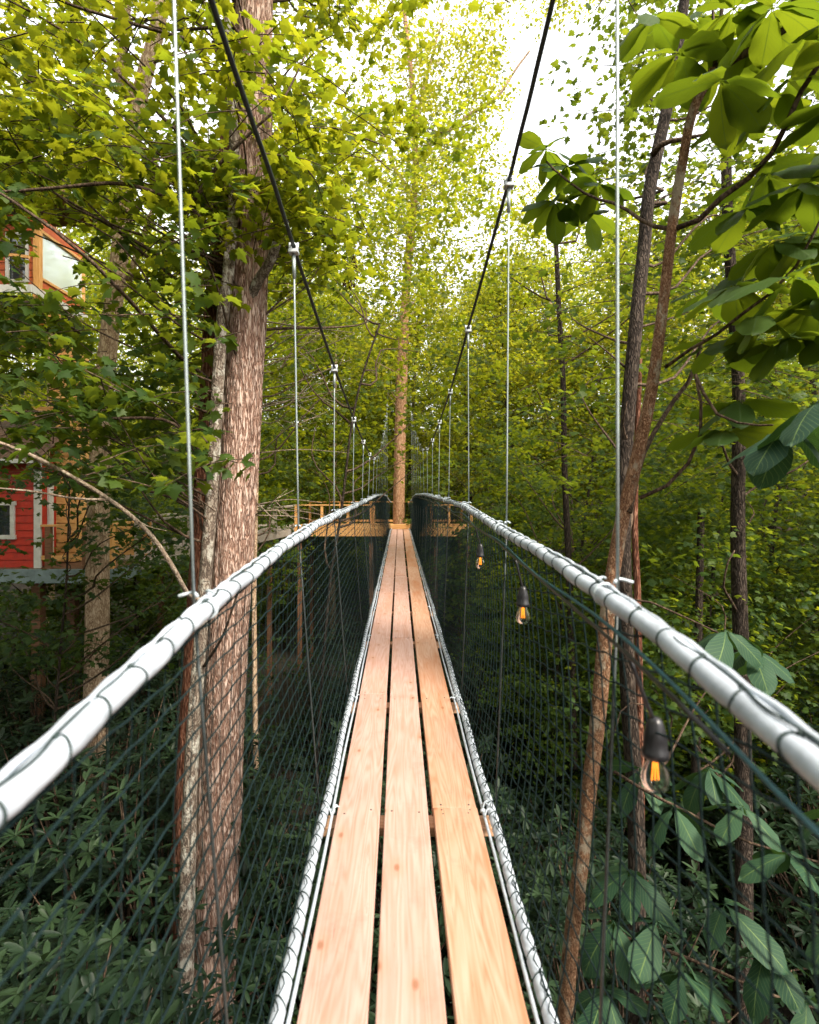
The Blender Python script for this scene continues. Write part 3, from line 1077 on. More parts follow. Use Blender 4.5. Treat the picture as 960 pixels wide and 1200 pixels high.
mb = MB()
for k in range(22):
    box(mb, (-0.55, 0.42 + k * 0.145, -0.019), (6.3, 0.138, 0.036))
mb.build('deck_boards', M['deckwood'], pf)
mb = MB()
for y in (0.36, 3.55):
    box(mb, (-0.55, y, -0.16), (6.3, 0.045, 0.235))
mb.build('rim_joist', M['deckwood'], pf)
mb = MB(); box(mb, (0.03, 0.16, 0.075), (0.68, 0.36, 0.15)); mb.build('entry_step', M['deckwood'], pf)
for x in (-3.55, -1.0, 1.3, 2.45):
    for y in (0.6, 3.3):
        mb = MB(); box(mb, (x, y, -2.9), (0.14, 0.14, 5.3)); mb.build('support_post', M['brownwood'], pf)
railing(pf, (-3.65, 19.6), (-0.9, 19.6), 0.0, 0.80, 4, M['postwood'], M['deckwood'], True)
railing(pf, (-3.65, 22.7), (2.55, 22.7), 0.0, 0.85, 6, M['postwood'], M['deckwood'], True)
railing(pf, (0.95, 19.6), (2.55, 19.6), 0.0, 0.80, 3, M['postwood'], M['deckwood'], True)

# ================================================================ TREEHOUSE
th_ = thing('treehouse', 'red two storey wooden treehouse with white trim and corrugated roof behind leaves', 'treehouse', loc=(-10, 12, 0))


def siding(mb, x0, x1, y, z0, z1, step=0.16, holes=(), t=0.03, face=-1):
    """lapped boards along X at depth y; holes = (x0,x1,z0,z1) are left out"""
    z = z0
    while z < z1 - 0.01:
        zt = min(z + step, z1)
        spans = [(x0, x1)]
        for (hx0, hx1, hz0, hz1) in holes:
            if zt > hz0 and z < hz1:
                ns = []
                for (a, b_) in spans:
                    if hx0 > a: ns.append((a, min(b_, hx0)))
                    if hx1 < b_: ns.append((max(a, hx1), b_))
                spans = ns
        for a, b_ in spans:
            if b_ - a > 0.02:
                box(mb, ((a + b_) / 2, y + face * 0.012, (z + zt) / 2), (b_ - a, t, zt - z - 0.004),
                    rot=[[1, 0, 0], [0, math.cos(.09), -math.sin(.09) * -face * -1], [0, math.sin(.09) * -face * -1, math.cos(.09)]], bev=0.003)
        z = zt


def part(name, mat, fn, root=None, origin=True):
    mb = MB(); fn(mb)
    for i_ in range(len(mb.v)):
        mb.v[i_] = mb.v[i_] - np.array(th_.location) if len(mb.v[i_]) else mb.v[i_]
    return mb.build(name, mat, root or th_)


CX, CY = -7.8, 12.0
win1 = (-9.4, -8.32, 0.35, 1.04)
part('wall', M['red'], lambda mb: (siding(mb, -12.5, CX, CY, -0.33, 2.0, holes=[win1]),
                                   box(mb, (-10.15, CY + 0.10, 0.0), (4.7, 0.04, 0.66)), box(mb, (-8.0, CY + 0.10, 0.9), (0.4, 0.04, 2.0)),
                                   box(mb, (CX - 0.02, CY + 0.33, 0.83), (0.05, 0.55, 2.3))))
part('corner_trim', M['trim'], lambda mb: box(mb, (CX + 0.01, CY - 0.045, 0.84), (0.15, 0.05, 2.36)))
part('corner_trim', M['trim'], lambda mb: box(mb, (CX + 0.035, CY + 0.35, 0.60), (0.05, 0.16, 1.75)))
wf = part('window', M['trim'], lambda mb: [box(mb, c, s) for c, s in (
    ((-8.86, CY - 0.05, 1.06), (1.20, 0.05, 0.09)), ((-8.86, CY - 0.05, 0.33), (1.20, 0.06, 0.09)),
    ((-8.33, CY - 0.05, 0.695), (0.09, 0.05, 0.66)), ((-9.39, CY - 0.05, 0.695), (0.09, 0.05, 0.66)), ((-8.86, CY - 0.04, 0.695), (0.04, 0.04, 0.66)))])
part('window_pane', M['glass'], lambda mb: box(mb, (-8.86, CY + 0.0, 0.695), (1.02, 0.01, 0.66)), wf)


def corrug(mb, x0, x1, y0, z0, y1, z1, n=60):
    xs = np.linspace(x0, x1, n * 4)
    zz = 0.02 * np.sin(np.linspace(0, n * 2 * np.pi, n * 4))
    A = np.stack([xs, np.full_like(xs, y0), z0 + zz], -1)
    B = np.stack([xs, np.full_like(xs, y1), z1 + zz], -1)
    k = len(xs)
    i_ = np.arange(k - 1)
    qd = np.stack([i_, i_ + 1, i_ + 1 + k, i_ + k], -1)
    mb.add(np.vstack([A, B]), qd)
    mb.add(np.vstack([A, B]) - [0, 0, 0.012], qd[:, ::-1])


part('roof', M['roofmetal'], lambda mb: corrug(mb, -12.6, CX + 0.25, CY - 0.40, 2.0, CY + 1.3, 3.0, 34))
part('eave_trim', M['trim'], lambda mb: box(mb, (-10.1, CY - 0.42, 1.95), (4.9, 0.03, 0.09)))
part('deck_fascia', M['bluegrey'], lambda mb: (box(mb, (-9.4, CY - 0.12, -0.50), (6.6, 0.05, 0.30)), box(mb, (-6.12, CY + 0.9, -0.50), (0.05, 2.0, 0.30))))
part('deck_floor', M['brownwood'], lambda mb: [box(mb, (-9.35, CY + 0.02 + k * 0.15, -0.345), (6.5, 0.14, 0.035)) for k in range(13)])
# lower porch railing
for (x, y, mt) in ((-7.55, CY - 0.05, M['brownwood']), (-6.75, CY - 0.05, M['brownwood']), (-6.2, CY - 0.04, M['postwood']), (-6.2, CY + 1.7, M['postwood'])):
    part('post', mt, lambda mb: box(mb, (x, y, 0.10), (0.12, 0.10, 0.92)))
part('top_rail', M['deckwood'], lambda mb: bar(mb, (-7.7, CY - 0.05, 0.575), (-6.15, CY - 0.05, 0.60), 0.11, 0.045))
part('top_rail', M['deckwood'], lambda mb: bar(mb, (-6.2, CY, 0.60), (-6.2, CY + 1.8, 0.60), 0.11, 0.045))
part('bottom_rail', M['deckwood'], lambda mb: bar(mb, (-7.7, CY - 0.05, -0.12), (-6.2, CY - 0.05, -0.12), 0.04, 0.10))
part('porch_backboards', M['deckwood'], lambda mb: siding(mb, -7.7, -6.15, CY + 1.75, -0.3, 0.45))
# the tall boarded shaft and the upper storey
part('shaft', M['deckwood'], lambda mb: (siding(mb, -8.02, -7.42, CY + 0.75, -0.3, 4.6, 0.22), box(mb, (-7.72, CY + 1.05, 2.1), (0.58, 0.5, 4.8))))
part('middle_beams', M['deckwood'], lambda mb: [box(mb, c, s) for c, s in (((-9.8, CY - 0.1, 5.02), (5.0, 0.12, 0.24)), ((-7.9, CY + 0.9, 4.55), (0.12, 2.2, 0.2)), ((-9.0, CY + 0.8, 3.15), (3.6, 0.12, 0.22)), ((-9.4, CY - 0.05, 4.45), (4.4, 0.10, 0.16)))])
part('porch_underside', M['soffit'], lambda mb: box(mb, (-9.95, CY + 0.7, 5.32), (4.3, 2.1, 0.22)))
part('porch_fascia', M['trim'], lambda mb: (box(mb, (-9.9, CY - 0.42, 5.55), (4.5, 0.04, 0.16)), box(mb, (CX + 0.12, CY + 0.6, 5.55), (0.04, 2.1, 0.16))))
part('upper_wall', M['orangewall'], lambda mb: (siding(mb, -12.5, CX, CY + 0.02, 5.62, 7.3, holes=[(-8.45, -8.02, 5.85, 6.85), (-10, -8.9, 5.85, 6.85)]),
                                                box(mb, (CX + 0.0, CY + 0.85, 5.76), (0.05, 1.75, 0.30)), box(mb, (CX, CY + 0.85, 7.12), (0.05, 1.75, 0.3))))
part('corner_post', M['postwood'], lambda mb: box(mb, (CX + 0.02, CY - 0.06, 6.3), (0.14, 0.12, 1.7)))
part('corner_post', M['postwood'], lambda mb: box(mb, (-8.52, CY - 0.36, 6.0), (0.14, 0.12, 0.75)))
part('porch_rail', M['deckwood'], lambda mb: bar(mb, (-8.6, CY - 0.38, 6.32), (CX + 0.05, CY - 0.38, 6.22), 0.06, 0.06))
uw = part('window', M['trim'], lambda mb: [box(mb, c, s) for c, s in (((-8.24, CY - 0.03, 6.87), (0.5, 0.05, 0.06)), ((-8.24, CY - 0.03, 5.86), (0.5, 0.05, 0.06)), ((-8.03, CY - 0.03, 6.36), (0.06, 0.05, 0.96)), ((-8.46, CY - 0.03, 6.36), (0.06, 0.05, 0.96)))])
part('window_pane', M['glass'], lambda mb: box(mb, (-8.24, CY + 0.02, 6.36), (0.4, 0.01, 0.96)), uw)
sw = part('side_window', M['deckwood'], lambda mb: [box(mb, c, s) for c, s in (((CX + 0.03, CY + 0.85, 5.93), (0.05, 1.65, 0.06)), ((CX + 0.03, CY + 0.85, 6.96), (0.05, 1.65, 0.06)), ((CX + 0.03, CY + 1.65, 6.45), (0.05, 0.06, 1.0)))])
part('window_pane', M['sky_pane'], lambda mb: box(mb, (CX, CY + 0.85, 6.45), (0.012, 1.6, 0.98)), sw)
part('upper_roof', M['brownwood'], lambda mb: (box(mb, (-10.0, CY + 0.2, 8.0), (5.0, 3.4, 0.12)), box(mb, (-10.0, CY - 1.2, 7.93), (4.9, 0.05, 0.24))))
part('gable_wall', M['soffit'], lambda mb: box(mb, (-10.2, CY + 0.05, 7.65), (4.6, 0.05, 0.65)))
for x in (-12, -8.0):
    for y in (12.3, 13.6):
        part('support_post', M['brownwood'], lambda mb: box(mb, (x, y, -2.9), (0.2, 0.2, 4.7)))

# walkway between treehouse and platform
ww = thing('walkway', 'weathered grey railed walkway running from the red treehouse towards the platform', 'walkway', loc=(-6.1, 12.6, 0))
A0, B0 = np.array([-6.1, 12.9, 0]), np.array([-3.7, 20.2, 0])
A1, B1 = A0 + [-1.0, 0.4, 0], B0 + [-1.0, 0.4, 0]
mb = MB()
for k in range(48):
    t = (k + .5) / 48
    c = A0 + (B0 - A0) * t
    d_ = A1 + (B1 - A1) * t
    bar(mb, rel(c + [0, 0, -0.3 + 0.28 * t], ww), rel(d_ + [0, 0, -0.3 + 0.28 * t], ww), 0.14, 0.035)
mb.build('deck_boards', M['greywood'], ww)
for a, b_ in ((A0, B0), (A1, B1)):
    mb = MB(); bar(mb, rel(a + [0, 0, 0.62], ww), rel(b_ + [0, 0, 0.80], ww), 0.12, 0.05); mb.build('top_rail', M['greywood'], ww)
    mb = MB(); bar(mb, rel(a + [0, 0, -0.12], ww), rel(b_ + [0, 0, 0.10], ww), 0.05, 0.10); mb.build('bottom_rail', M['greywood'], ww)
    mb = MB(); bar(mb, rel(a + [0, 0, -0.42], ww), rel(b_ + [0, 0, -0.14], ww), 0.05, 0.2); mb.build('side_beam', M['greywood'], ww)
    for k in range(6):
        t = k / 5
        c = a + (b_ - a) * t
        mb = MB(); box(mb, rel(c + [0, 0, 0.18 + 0.2 * t], ww), (0.09, 0.09, 0.9)); mb.build('post', M['greywood'], ww)
for k in (1, 3):
    t = k / 4
    for a, b_ in ((A0, B0), (A1, B1)):
        c = a + (b_ - a) * t
        mb = MB(); box(mb, rel(c + [0, 0, -3.0], ww), (0.14, 0.14, 5.2)); mb.build('support_post', M['brownwood'], ww)

# ================================================================ TREES
def limb(mb, pts, r0, r1, sides=8, amp=0.06, n=None):
    pts = np.asarray(pts, float)
    L = np.sum(np.linalg.norm(np.diff(pts, axis=0), axis=1))
    n = n or max(6, int(L / 0.12))
    path = smooth_path(pts, n)
    k = rng.uniform(0, 6.28, 3)
    s = np.linspace(0, L, n)
    path = path + np.stack([np.sin(s * 3.1 + k[0]), np.sin(s * 2.3 + k[1]), np.sin(s * 2.7 + k[2])], -1) * min(0.02, r0 * 0.4)
    tube(mb, path, np.linspace(r0, r1, n), sides, disp=lumpy(amp, k[0]))
    return path


def connect(mb, trunk_path, centers, frac=0.25, r0=0.03, r1=0.006, sides=5, reach=3.6):
    """rising limbs from the trunk out to a share of the leaf clumps"""
    n = max(1, int(len(centers) * frac))
    idx = rng.choice(len(centers), n, replace=False)
    for i_ in idx:
        c = centers[i_]
        hd = np.min(np.linalg.norm((trunk_path - c)[:, :2], axis=1) + 0.3 * np.abs(trunk_path[:, 2] - c[2]))
        tz = c[2] - 0.25 - rng.uniform(0.3, 0.7) * hd
        k = int(np.argmin(np.abs(trunk_path[:, 2] - tz)))
        a = trunk_path[k]
        L = np.linalg.norm(c - a)
        if L > reach or abs(a[2] - tz) > 0.5:
            continue
        m_ = a * 0.45 + c * 0.55 + np.array([rng.normal(0, .12) * L, rng.normal(0, .12) * L, rng.uniform(-.12, .12) * L])
        m2 = a * 0.8 + c * 0.2 + np.array([0, 0, -.04 * L])
        tube(mb, smooth_path([a, m2, m_, c], 11), np.linspace(min(r0, 0.006 + L * 0.006), r1 * 0.7, 11), sides, cap=False)


def base_of(x, y):
    return float(ground_z(np.array(x), np.array(y)))


CAB_AVOID = [(-10, 575, 56, 670), (-5, 258, 98, 352), (115, 605, 145, 640)]
SKY_AVOID = [(540, -60, 700, 200), (380, 55, 440, 110)]

# --- big left tree: furrowed pale trunk with a dark red-brown companion
bt = thing('large_tree', 'big furrowed pinkish grey trunk left of the bridge with bright yellow green maple crown', 'tree', loc=(-2.3, 6.0, -5.4))
pp = [P(236, 1290, 6.1), P(243, 1200, 6.1), P(262, 800, 6.05), P(275, 600, 6.0), P(286, 420, 6.0), P(293, 280, 6.0), P(298, 60, 6.05), P(303, -300, 6.1), P(310, -700, 6.2)]
path = smooth_path(rel(pp, bt), 330)
mb = MB()
tube(mb, path, np.interp(np.linspace(0, 1, 330), [0, .1, .45, .6, 1], [.32, .255, .21, .20, .11]), 110, disp=barky(0.12, 46, 3))
mb.build('trunk', M['bark_big'], bt)
mb = MB()
pth2 = limb(mb, rel([P(288, 360, 5.95), P(302, 330, 5.8), P(318, 300, 5.6), P(322, 255, 5.5)], bt), 0.075, 0.05, 12)
br1 = [P(265, 292, 5.75), P(240, 262, 5.2), P(215, 240, 4.9), P(165, 221, 4.7), P(130, 215, 4.6), P(60, 219, 4.5), P(-40, 226, 4.4)]
limb(mb, rel(br1, bt), 0.022, 0.010)
br2 = [P(223, 240, 4.95), P(255, 195, 4.8), P(300, 150, 4.7), P(330, 120, 4.7), P(360, 60, 4.9)]
limb(mb, rel(br2, bt), 0.017, 0.006)
limb(mb, rel([P(255, 222, 4.9), P(300, 215, 4.8), P(350, 190, 4.9)], bt), 0.009, 0.004)
cA = clumpy(frustum(860, -160, 405, -260, 260, 4.2, 9.5, 1.0), 0.74, 0.9, 1)
cA2 = clumpy(frustum(260, 190, 400, 170, 340, 5.2, 8.5), 0.6, 1.1, 2)
cA3 = clumpy(frustum(60, 380, 560, -80, 40, 5.0, 8.0), 0.7, 1.1, 6)
cA4 = frustum(9, 440, 520, 100, 165, 6.5, 7.5)
allc = np.vstack([cA, cA2, cA3, cA4])
allc = avoid(allc, SKY_AVOID + [(240, 300, 300, 420), (255, -20, 300, 55), (155, 30, 205, 135), (-5, 250, 95, 350)])
lb = MB()
tw = MB()
sprays(lb, tw, rel(allc, bt), 0.42, 24, 0.105, 'maple')
mb = MB()
limb(mb, rel([P(288, 372, 5.95), P(300, 335, 5.8), P(313, 312, 5.65), P(322, 285, 5.5)], bt), 0.06, 0.045, 16)
mb.build('broken_limb', M['bark_pale'], bt)
mb2 = MB()
limb(mb2, rel(br1, bt), 0.022, 0.010)
limb(mb2, rel(br2, bt), 0.017, 0.006)
connect(mb2, path, rel(allc, bt), 0.10, 0.035)
mb2.build('branches', M['twig'], bt)
tw.build('twigs', M['twig'], bt)
lb.build('crown', M['maple'], bt)

rt = thing('red_barked_tree', 'dark red brown trunk pressed against the left side of the big pale trunk', 'tree', loc=(-2.6, 6.35, -5.4))
pp = [P(205, 1260, 6.3), P(213, 1150, 6.3), P(235, 800, 6.3), P(247, 600, 6.3), P(256, 420, 6.3), P(268, 250, 6.3), P(284, 60, 6.3), P(300, -200, 6.4), P(315, -500, 6.5)]
path = smooth_path(rel(pp, rt), 260)
mb = MB()
tube(mb, path, np.interp(np.linspace(0, 1, 260), [0, .1, .5, 1], [.26, .20, .165, .08]), 80, disp=barky(0.10, 34, 9))
mb.build('trunk', M['bark_red'], rt)
mb = MB(); limb(mb, rel([P(262, 330, 6.2), P(250, 300, 5.9), P(252, 270, 5.8)], rt), 0.04, 0.02)
c_ = avoid(clumpy(frustum(150, 120, 420, -300, 40, 6.6, 9.5), 0.7, 1.0, 8), [(255, -20, 300, 55)])
connect(mb, path, rel(c_, rt), 0.3)
mb.build('branches', M['twig'], rt)
lb = MB(); sprays(lb, None, rel(c_, rt), 0.45, 24, 0.10, 'maple5')
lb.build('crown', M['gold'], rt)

# --- slim pale mottled tree in front, with the bare curved branch
st = thing('slim_pale_tree', 'slim mottled trunk in front of the big left trunk with a long bare curving branch', 'tree', loc=(-1.9, 5.4, -5.4))
pp = [P(212, 1290, 5.4), P(217, 1150, 5.4), P(224, 900, 5.4), P(236, 740, 5.45), P(247, 600, 5.5), P(254, 480, 5.55), P(260, 380, 5.6), P(268, 310, 5.7), P(275, 200, 5.7), P(268, 60, 5.6), P(255, -150, 5.5)]
path = smooth_path(rel(pp, st), 160)
mb = MB(); tube(mb, path, np.interp(np.linspace(0, 1, 160), [0, .4, .7, 1], [.085, .062, .055, .03]), 20, disp=lumpy(0.10, 2))
mb.build('trunk', M['bark_pale'], st)
mb = MB()
limb(mb, rel([P(240, 706, 5.4), P(222, 697, 5.1), P(207, 668, 4.9), P(185, 634, 4.8), P(160, 609, 4.7), P(128, 586, 4.6), P(80, 558, 4.5), P(30, 532, 4.4), P(-30, 508, 4.3)], st), 0.024, 0.012, 10)
limb(mb, rel([P(128, 586, 4.6), P(90, 585, 4.55), P(40, 576, 4.5), P(-20, 570, 4.4)], st), 0.012, 0.006, 7)
limb(mb, rel([P(160, 609, 4.7), P(175, 617, 4.65), P(196, 622, 4.6)], st), 0.007, 0.002, 5)
mb.build('bare_branch', M['twig_pale'], st)
mb = MB()
limb(mb, rel([P(247, 545, 5.5), P(232, 525, 5.2), P(208, 500, 5.0), P(180, 491, 4.9), P(100, 490, 4.8), P(40, 481, 4.7), P(-30, 492, 4.6)], st), 0.018, 0.007, 8)
limb(mb, rel([P(180, 491, 4.9), P(195, 478, 4.8), P(204, 468, 4.8)], st), 0.006, 0.002, 5)
limb(mb, rel([P(240, 780, 5.4), P(262, 745, 5.1), P(280, 690, 4.9), P(297, 655, 4.8)], st), 0.016, 0.006, 6)
limb(mb, rel([P(258, 700, 5.2), P(280, 690, 4.9), P(300, 680, 4.8)], st), 0.010, 0.004, 6)
cF = avoid(clumpy(frustum(430, -60, 245, 130, 570, 4.2, 7.5), 0.75, 1.2, 3), CAB_AVOID + [(110, 320, 160, 440), (-5, 545, 56, 670)])
connect(mb, path, rel(cF, st), 0.08, 0.014, 0.004)
mb.build('branches', M['twig'], st)
lb = MB(); tw = MB(); sprays(lb, tw, rel(cF, st), 0.34, 17, 0.115, 'maple', droop=0.45)
tw.build('twigs', M['twig'], st)
lb.build('crown', M['green'], st)

# --- tan tree behind the left foliage
tt = thing('tan_tree', 'tall sunlit tan trunk forking high among leaves, between the treehouse and the big tree', 'tree', loc=(-4.9, 9.6, -4.9))
pp = [P(112, 960, 9.4), P(114, 700, 9.4), P(118, 520, 9.3), P(128, 400, 9.2), P(140, 300, 9.1), P(152, 200, 9.0), P(160, 130, 9.0), P(172, 80, 9.0), P(187, 20, 9.1), P(200, -120, 9.2)]
path = smooth_path(rel(pp, tt), 160)
mb = MB(); tube(mb, path, np.linspace(.20, .10, 160), 24, disp=lumpy(0.10, 5)); mb.build('trunk', M['bark_tan'], tt)
mb = MB()
limb(mb, rel([P(160, 125, 9.0), P(140, 95, 8.8), P(143, 60, 8.7), P(150, 0, 8.6)], tt), 0.09, 0.06, 12)
limb(mb, rel([P(152, 40, 8.7), P(132, 15, 8.6), P(122, -30, 8.5)], tt), 0.05, 0.03, 10)
limb(mb, rel([P(150, 330, 9.1), P(168, 280, 8.9), P(182, 240, 8.8), P(190, 225, 8.8)], tt), 0.06, 0.03, 10)
mb.build('fork', M['bark_tan'], tt)
cT = avoid(clumpy(frustum(430, -160, 380, -200, 480, 8.4, 13.5), 0.66, 0.8, 5), CAB_AVOID + [(130, 20, 200, 160), (-5, 150, 40, 215)])
mb = MB(); connect(mb, path, rel(cT, tt), 0.08); mb.build('branches', M['twig'], tt)
lb = MB(); sprays(lb, None, rel(cT, tt), 0.6, 30, 0.12, 'maple5'); lb.build('crown', M['maple'], tt)

# --- far platform tree
ft = thing('platform_tree', 'straight tan trunk rising through the far platform with thin pale yellow crown', 'tree', loc=(0.0, 20.2, -5.4))
pp = [P(467.5, 800, 20.3), P(467.5, 620, 20.3), P(469, 520, 20.3), P(471, 440, 20.3), P(476, 340, 20.5), P(484, 250, 20.8), P(487, 180, 21), P(483, 100, 21.2), P(470, -20, 21.5)]
path = smooth_path(rel(pp, ft), 120)
mb = MB(); tube(mb, path, np.interp(np.linspace(0, 1, 120), [0, .3, .45, .55, 1], [.23, .21, .20, .15, .07]), 24, disp=lumpy(0.05, 4))
mb.build('trunk', M['trunk_far'], ft)
mb = MB()
limb(mb, rel([P(488, 185, 21), P(510, 165, 21), P(545, 138, 21), P(580, 115, 21), P(620, 60, 21)], ft), 0.10, 0.04, 8)
limb(mb, rel([P(484, 230, 20.8), P(465, 200, 20.8), P(450, 165, 20.8), P(430, 110, 20.8)], ft), 0.08, 0.03, 8)
limb(mb, rel([P(487, 150, 21), P(500, 90, 21), P(520, 20, 21)], ft), 0.06, 0.03, 8)
cP = np.vstack([clumpy(frustum(1100, 370, 690, -80, 300, 18.5, 24), 0.66, 0.7, 4), clumpy(frustum(420, 400, 640, 180, 440, 17.5, 22), 0.75, 0.9, 5), frustum(150, 425, 520, 190, 432, 16.5, 18.8), frustum(170, 480, 600, 40, 200, 18, 21)])
cP = avoid(cP, [(590, 20, 690, 200), (455, 446, 485, 640)])
connect(mb, path, rel(cP, ft), 0.1)
mb.build('branches', M['bark_tan'], ft)
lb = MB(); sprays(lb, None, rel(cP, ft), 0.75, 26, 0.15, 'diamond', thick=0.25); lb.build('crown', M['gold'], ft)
# --- magnolia: reddish sapling right of the bridge with very large leaves
mt = thing('magnolia_tree', 'slender orange brown trunk right of the handrail carrying huge broad leaves', 'tree', loc=(0.9, 3.4, -5.4))
tp = [P(640, 1700, 3.5), P(662, 1200, 3.45), P(682, 1000, 3.4), P(700, 850, 3.35), P(712, 720, 3.3), P(727, 620, 3.3), P(748, 530, 3.25), P(765, 450, 3.2), P(778, 350, 3.2), P(788, 265, 3.15), P(800, 190, 3.1), P(812, 130, 3.05), P(836, 82, 3.0)]
path = smooth_path(rel(tp, mt), 220)
mb = MB(); tube(mb, path, np.interp(np.linspace(0, 1, 220), [0, .45, .6, .8, 1], [.060, .046, .043, .033, .024]), 22, disp=lumpy(0.07, 8))
mb.build('trunk', M['bark_mag'], mt)
mb = MB()
BR = [([P(836, 82, 3.0), P(870, 60, 2.9), P(905, 42, 2.8), P(925, 20, 2.7), P(935, -40, 2.6)], .024, .014),
      ([P(838, 80, 3.0), P(862, 55, 3.05), P(885, 25, 3.1), P(905, -30, 3.1)], .014, .008),
      ([P(838, 75, 3.0), P(842, 40, 3.0), P(850, -30, 3.0)], .012, .009),
      ([P(838, 70, 3.0), P(836, 20, 3.1), P(834, -50, 3.1)], .008, .006),
      ([P(790, 268, 3.15), P(815, 260, 3.05), P(850, 228, 2.95), P(890, 200, 2.85), P(915, 165, 2.75), P(940, 110, 2.7), P(962, 75, 2.6), P(1000, 30, 2.5)], .016, .011),
      ([P(788, 268, 3.15), P(760, 262, 3.3), P(725, 240, 3.5), P(690, 230, 3.7), P(655, 205, 3.8), P(640, 190, 3.9)], .013, .006),
      ([P(780, 430, 3.2), P(815, 405, 3.1), P(850, 385, 3.0), P(885, 355, 2.9), P(920, 330, 2.8), P(945, 290, 2.7), P(975, 230, 2.6)], .010, .006),
      ([P(750, 583, 3.25), P(780, 570, 3.2), P(812, 535, 3.1), P(824, 490, 3.05), P(816, 450, 3.0), P(815, 440, 3.0)], .011, .007),
      ([P(815, 440, 3.0), P(826, 465, 2.9), P(845, 490, 2.8), P(880, 498, 2.6), P(905, 498, 2.4)], .009, .004),
      ([P(737, 600, 3.25), P(755, 530, 3.4), P(790, 470, 3.5), P(812, 440, 3.5), P(822, 400, 3.5)], .016, .012),
      ([P(905, 42, 2.8), P(940, 20, 2.75), P(980, -10, 2.7)], .010, .006),
      ([P(720, 905, 3.3), P(760, 930, 3.1), P(800, 950, 3.0), P(870, 985, 2.9), P(960, 1010, 2.8)], .010, .005),
      ([P(690, 1090, 3.4), P(750, 1105, 3.2), P(820, 1130, 3.0), P(900, 1165, 2.8), P(990, 1190, 2.7)], .012, .006),
      ([P(711, 880, 3.3), P(722, 850, 3.2), P(732, 825, 3.2), P(760, 826, 3.2)], .006, .003),
      ([P(712, 700, 3.3), P(760, 705, 3.1), P(800, 722, 3.0), P(850, 745, 2.8)], .007, .004)]
for pts, r0, r1 in BR:
    limb(mb, rel(pts, mt), r0, r1, 8)
mb.build('branches', M['twig'], mt)


def whorl(lb, c, n, size, down=0.25, yaw0=None, spread=1.0, tilt=0.0):
    yaw = (rng.uniform(0, 6.28) if yaw0 is None else yaw0) + np.arange(n) * 2 * np.pi / n * spread + rng.normal(0, 0.2, n)
    pitch = rng.normal(-down, 0.18, n)
    roll = rng.normal(0, 0.35, n)
    leaves(lb, 'magnolia', np.repeat(np.asarray(c)[None], n, 0), yaw, pitch, roll, size * rng.uniform(0.75, 1.15, n))


up = MB()
W = [(795, 62, 2.9), (830, 58, 3.2), (845, 95, 2.6), (890, 30, 2.9), (925, 95, 2.7), (880, 130, 3.0), (948, 40, 2.6), (905, 10, 2.5), (765, 20, 3.3), (990, 120, 2.6), (860, 10, 2.8), (935, 5, 3.0), (815, 20, 3.4),
     (900, 205, 3.0), (945, 215, 2.8), (875, 245, 3.2), (905, 285, 2.9), (950, 275, 2.7), (860, 335, 2.9), (930, 325, 2.6), (890, 370, 2.8), (960, 350, 2.7), (845, 400, 3.2), (925, 395, 2.9), (830, 340, 3.5), (885, 310, 3.3),
     (640, 175, 4.0), (665, 195, 4.0), (700, 215, 3.9), (650, 235, 4.1), (690, 250, 4.2), (865, 470, 3.0), (850, 505, 3.0), (965, 180, 3.0), (1000, 260, 2.8), (1000, 380, 2.8), (1010, 30, 2.8)]
for (px, py, Z) in W:
    whorl(up, rel(P(px, py, Z), mt), int(rng.integers(5, 9)), 0.31 if Z < 3.6 else 0.30, 0.16)
up.build('upper_leaves', M['magnolia'], mt)
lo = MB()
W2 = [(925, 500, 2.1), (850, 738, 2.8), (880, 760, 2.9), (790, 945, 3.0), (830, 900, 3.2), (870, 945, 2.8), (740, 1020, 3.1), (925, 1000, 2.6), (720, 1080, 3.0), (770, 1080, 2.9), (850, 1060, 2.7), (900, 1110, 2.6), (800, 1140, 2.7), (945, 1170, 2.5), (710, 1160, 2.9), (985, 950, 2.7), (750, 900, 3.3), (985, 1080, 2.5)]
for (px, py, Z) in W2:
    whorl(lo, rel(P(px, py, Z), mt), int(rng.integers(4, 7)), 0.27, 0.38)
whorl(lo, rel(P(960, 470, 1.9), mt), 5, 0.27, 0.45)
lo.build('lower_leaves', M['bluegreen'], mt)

# --- slim dark tree behind the magnolia
dt = thing('slender_dark_tree', 'slender dark trunk standing just behind the orange brown magnolia trunk', 'tree', loc=(1.9, 5.2, -5.4))
pp = [P(742, 1350, 5.2), P(746, 1000, 5.2), P(736, 800, 5.2), P(731, 640, 5.2), P(735, 500, 5.2), P(745, 380, 5.2), P(755, 290, 5.3), P(762, 220, 5.3), P(785, 110, 5.4), P(800, 20, 5.5), P(815, -150, 5.5)]
path = smooth_path(rel(pp, dt), 160)
mb = MB(); tube(mb, path, np.interp(np.linspace(0, 1, 160), [0, .3, .75, 1], [.085, .075, .055, .04]), 16, disp=lumpy(0.08, 2.4)); mb.build('trunk', M['bark_dark'], dt)
mb = MB()
limb(mb, rel([P(765, 182, 5.3), P(778, 168, 5.2), P(800, 163, 5.1), P(830, 156, 5.0)], dt), 0.03, 0.01)
limb(mb, rel([P(740, 528, 5.2), P(730, 500, 5.1), P(735, 470, 5.0)], dt), 0.012, 0.004)
limb(mb, rel([P(733, 430, 5.2), P(715, 415, 5.1), P(690, 395, 5.0)], dt), 0.012, 0.004)
cD = avoid(clumpy(frustum(640, 620, 1010, -120, 560, 5.6, 9.0), 0.70, 1.0, 9), [(590, -130, 670, 330), (600, -130, 700, 60)])
connect(mb, path, rel(cD, dt), 0.07, 0.018, 0.004)
mb.build('branches', M['twig'], dt)
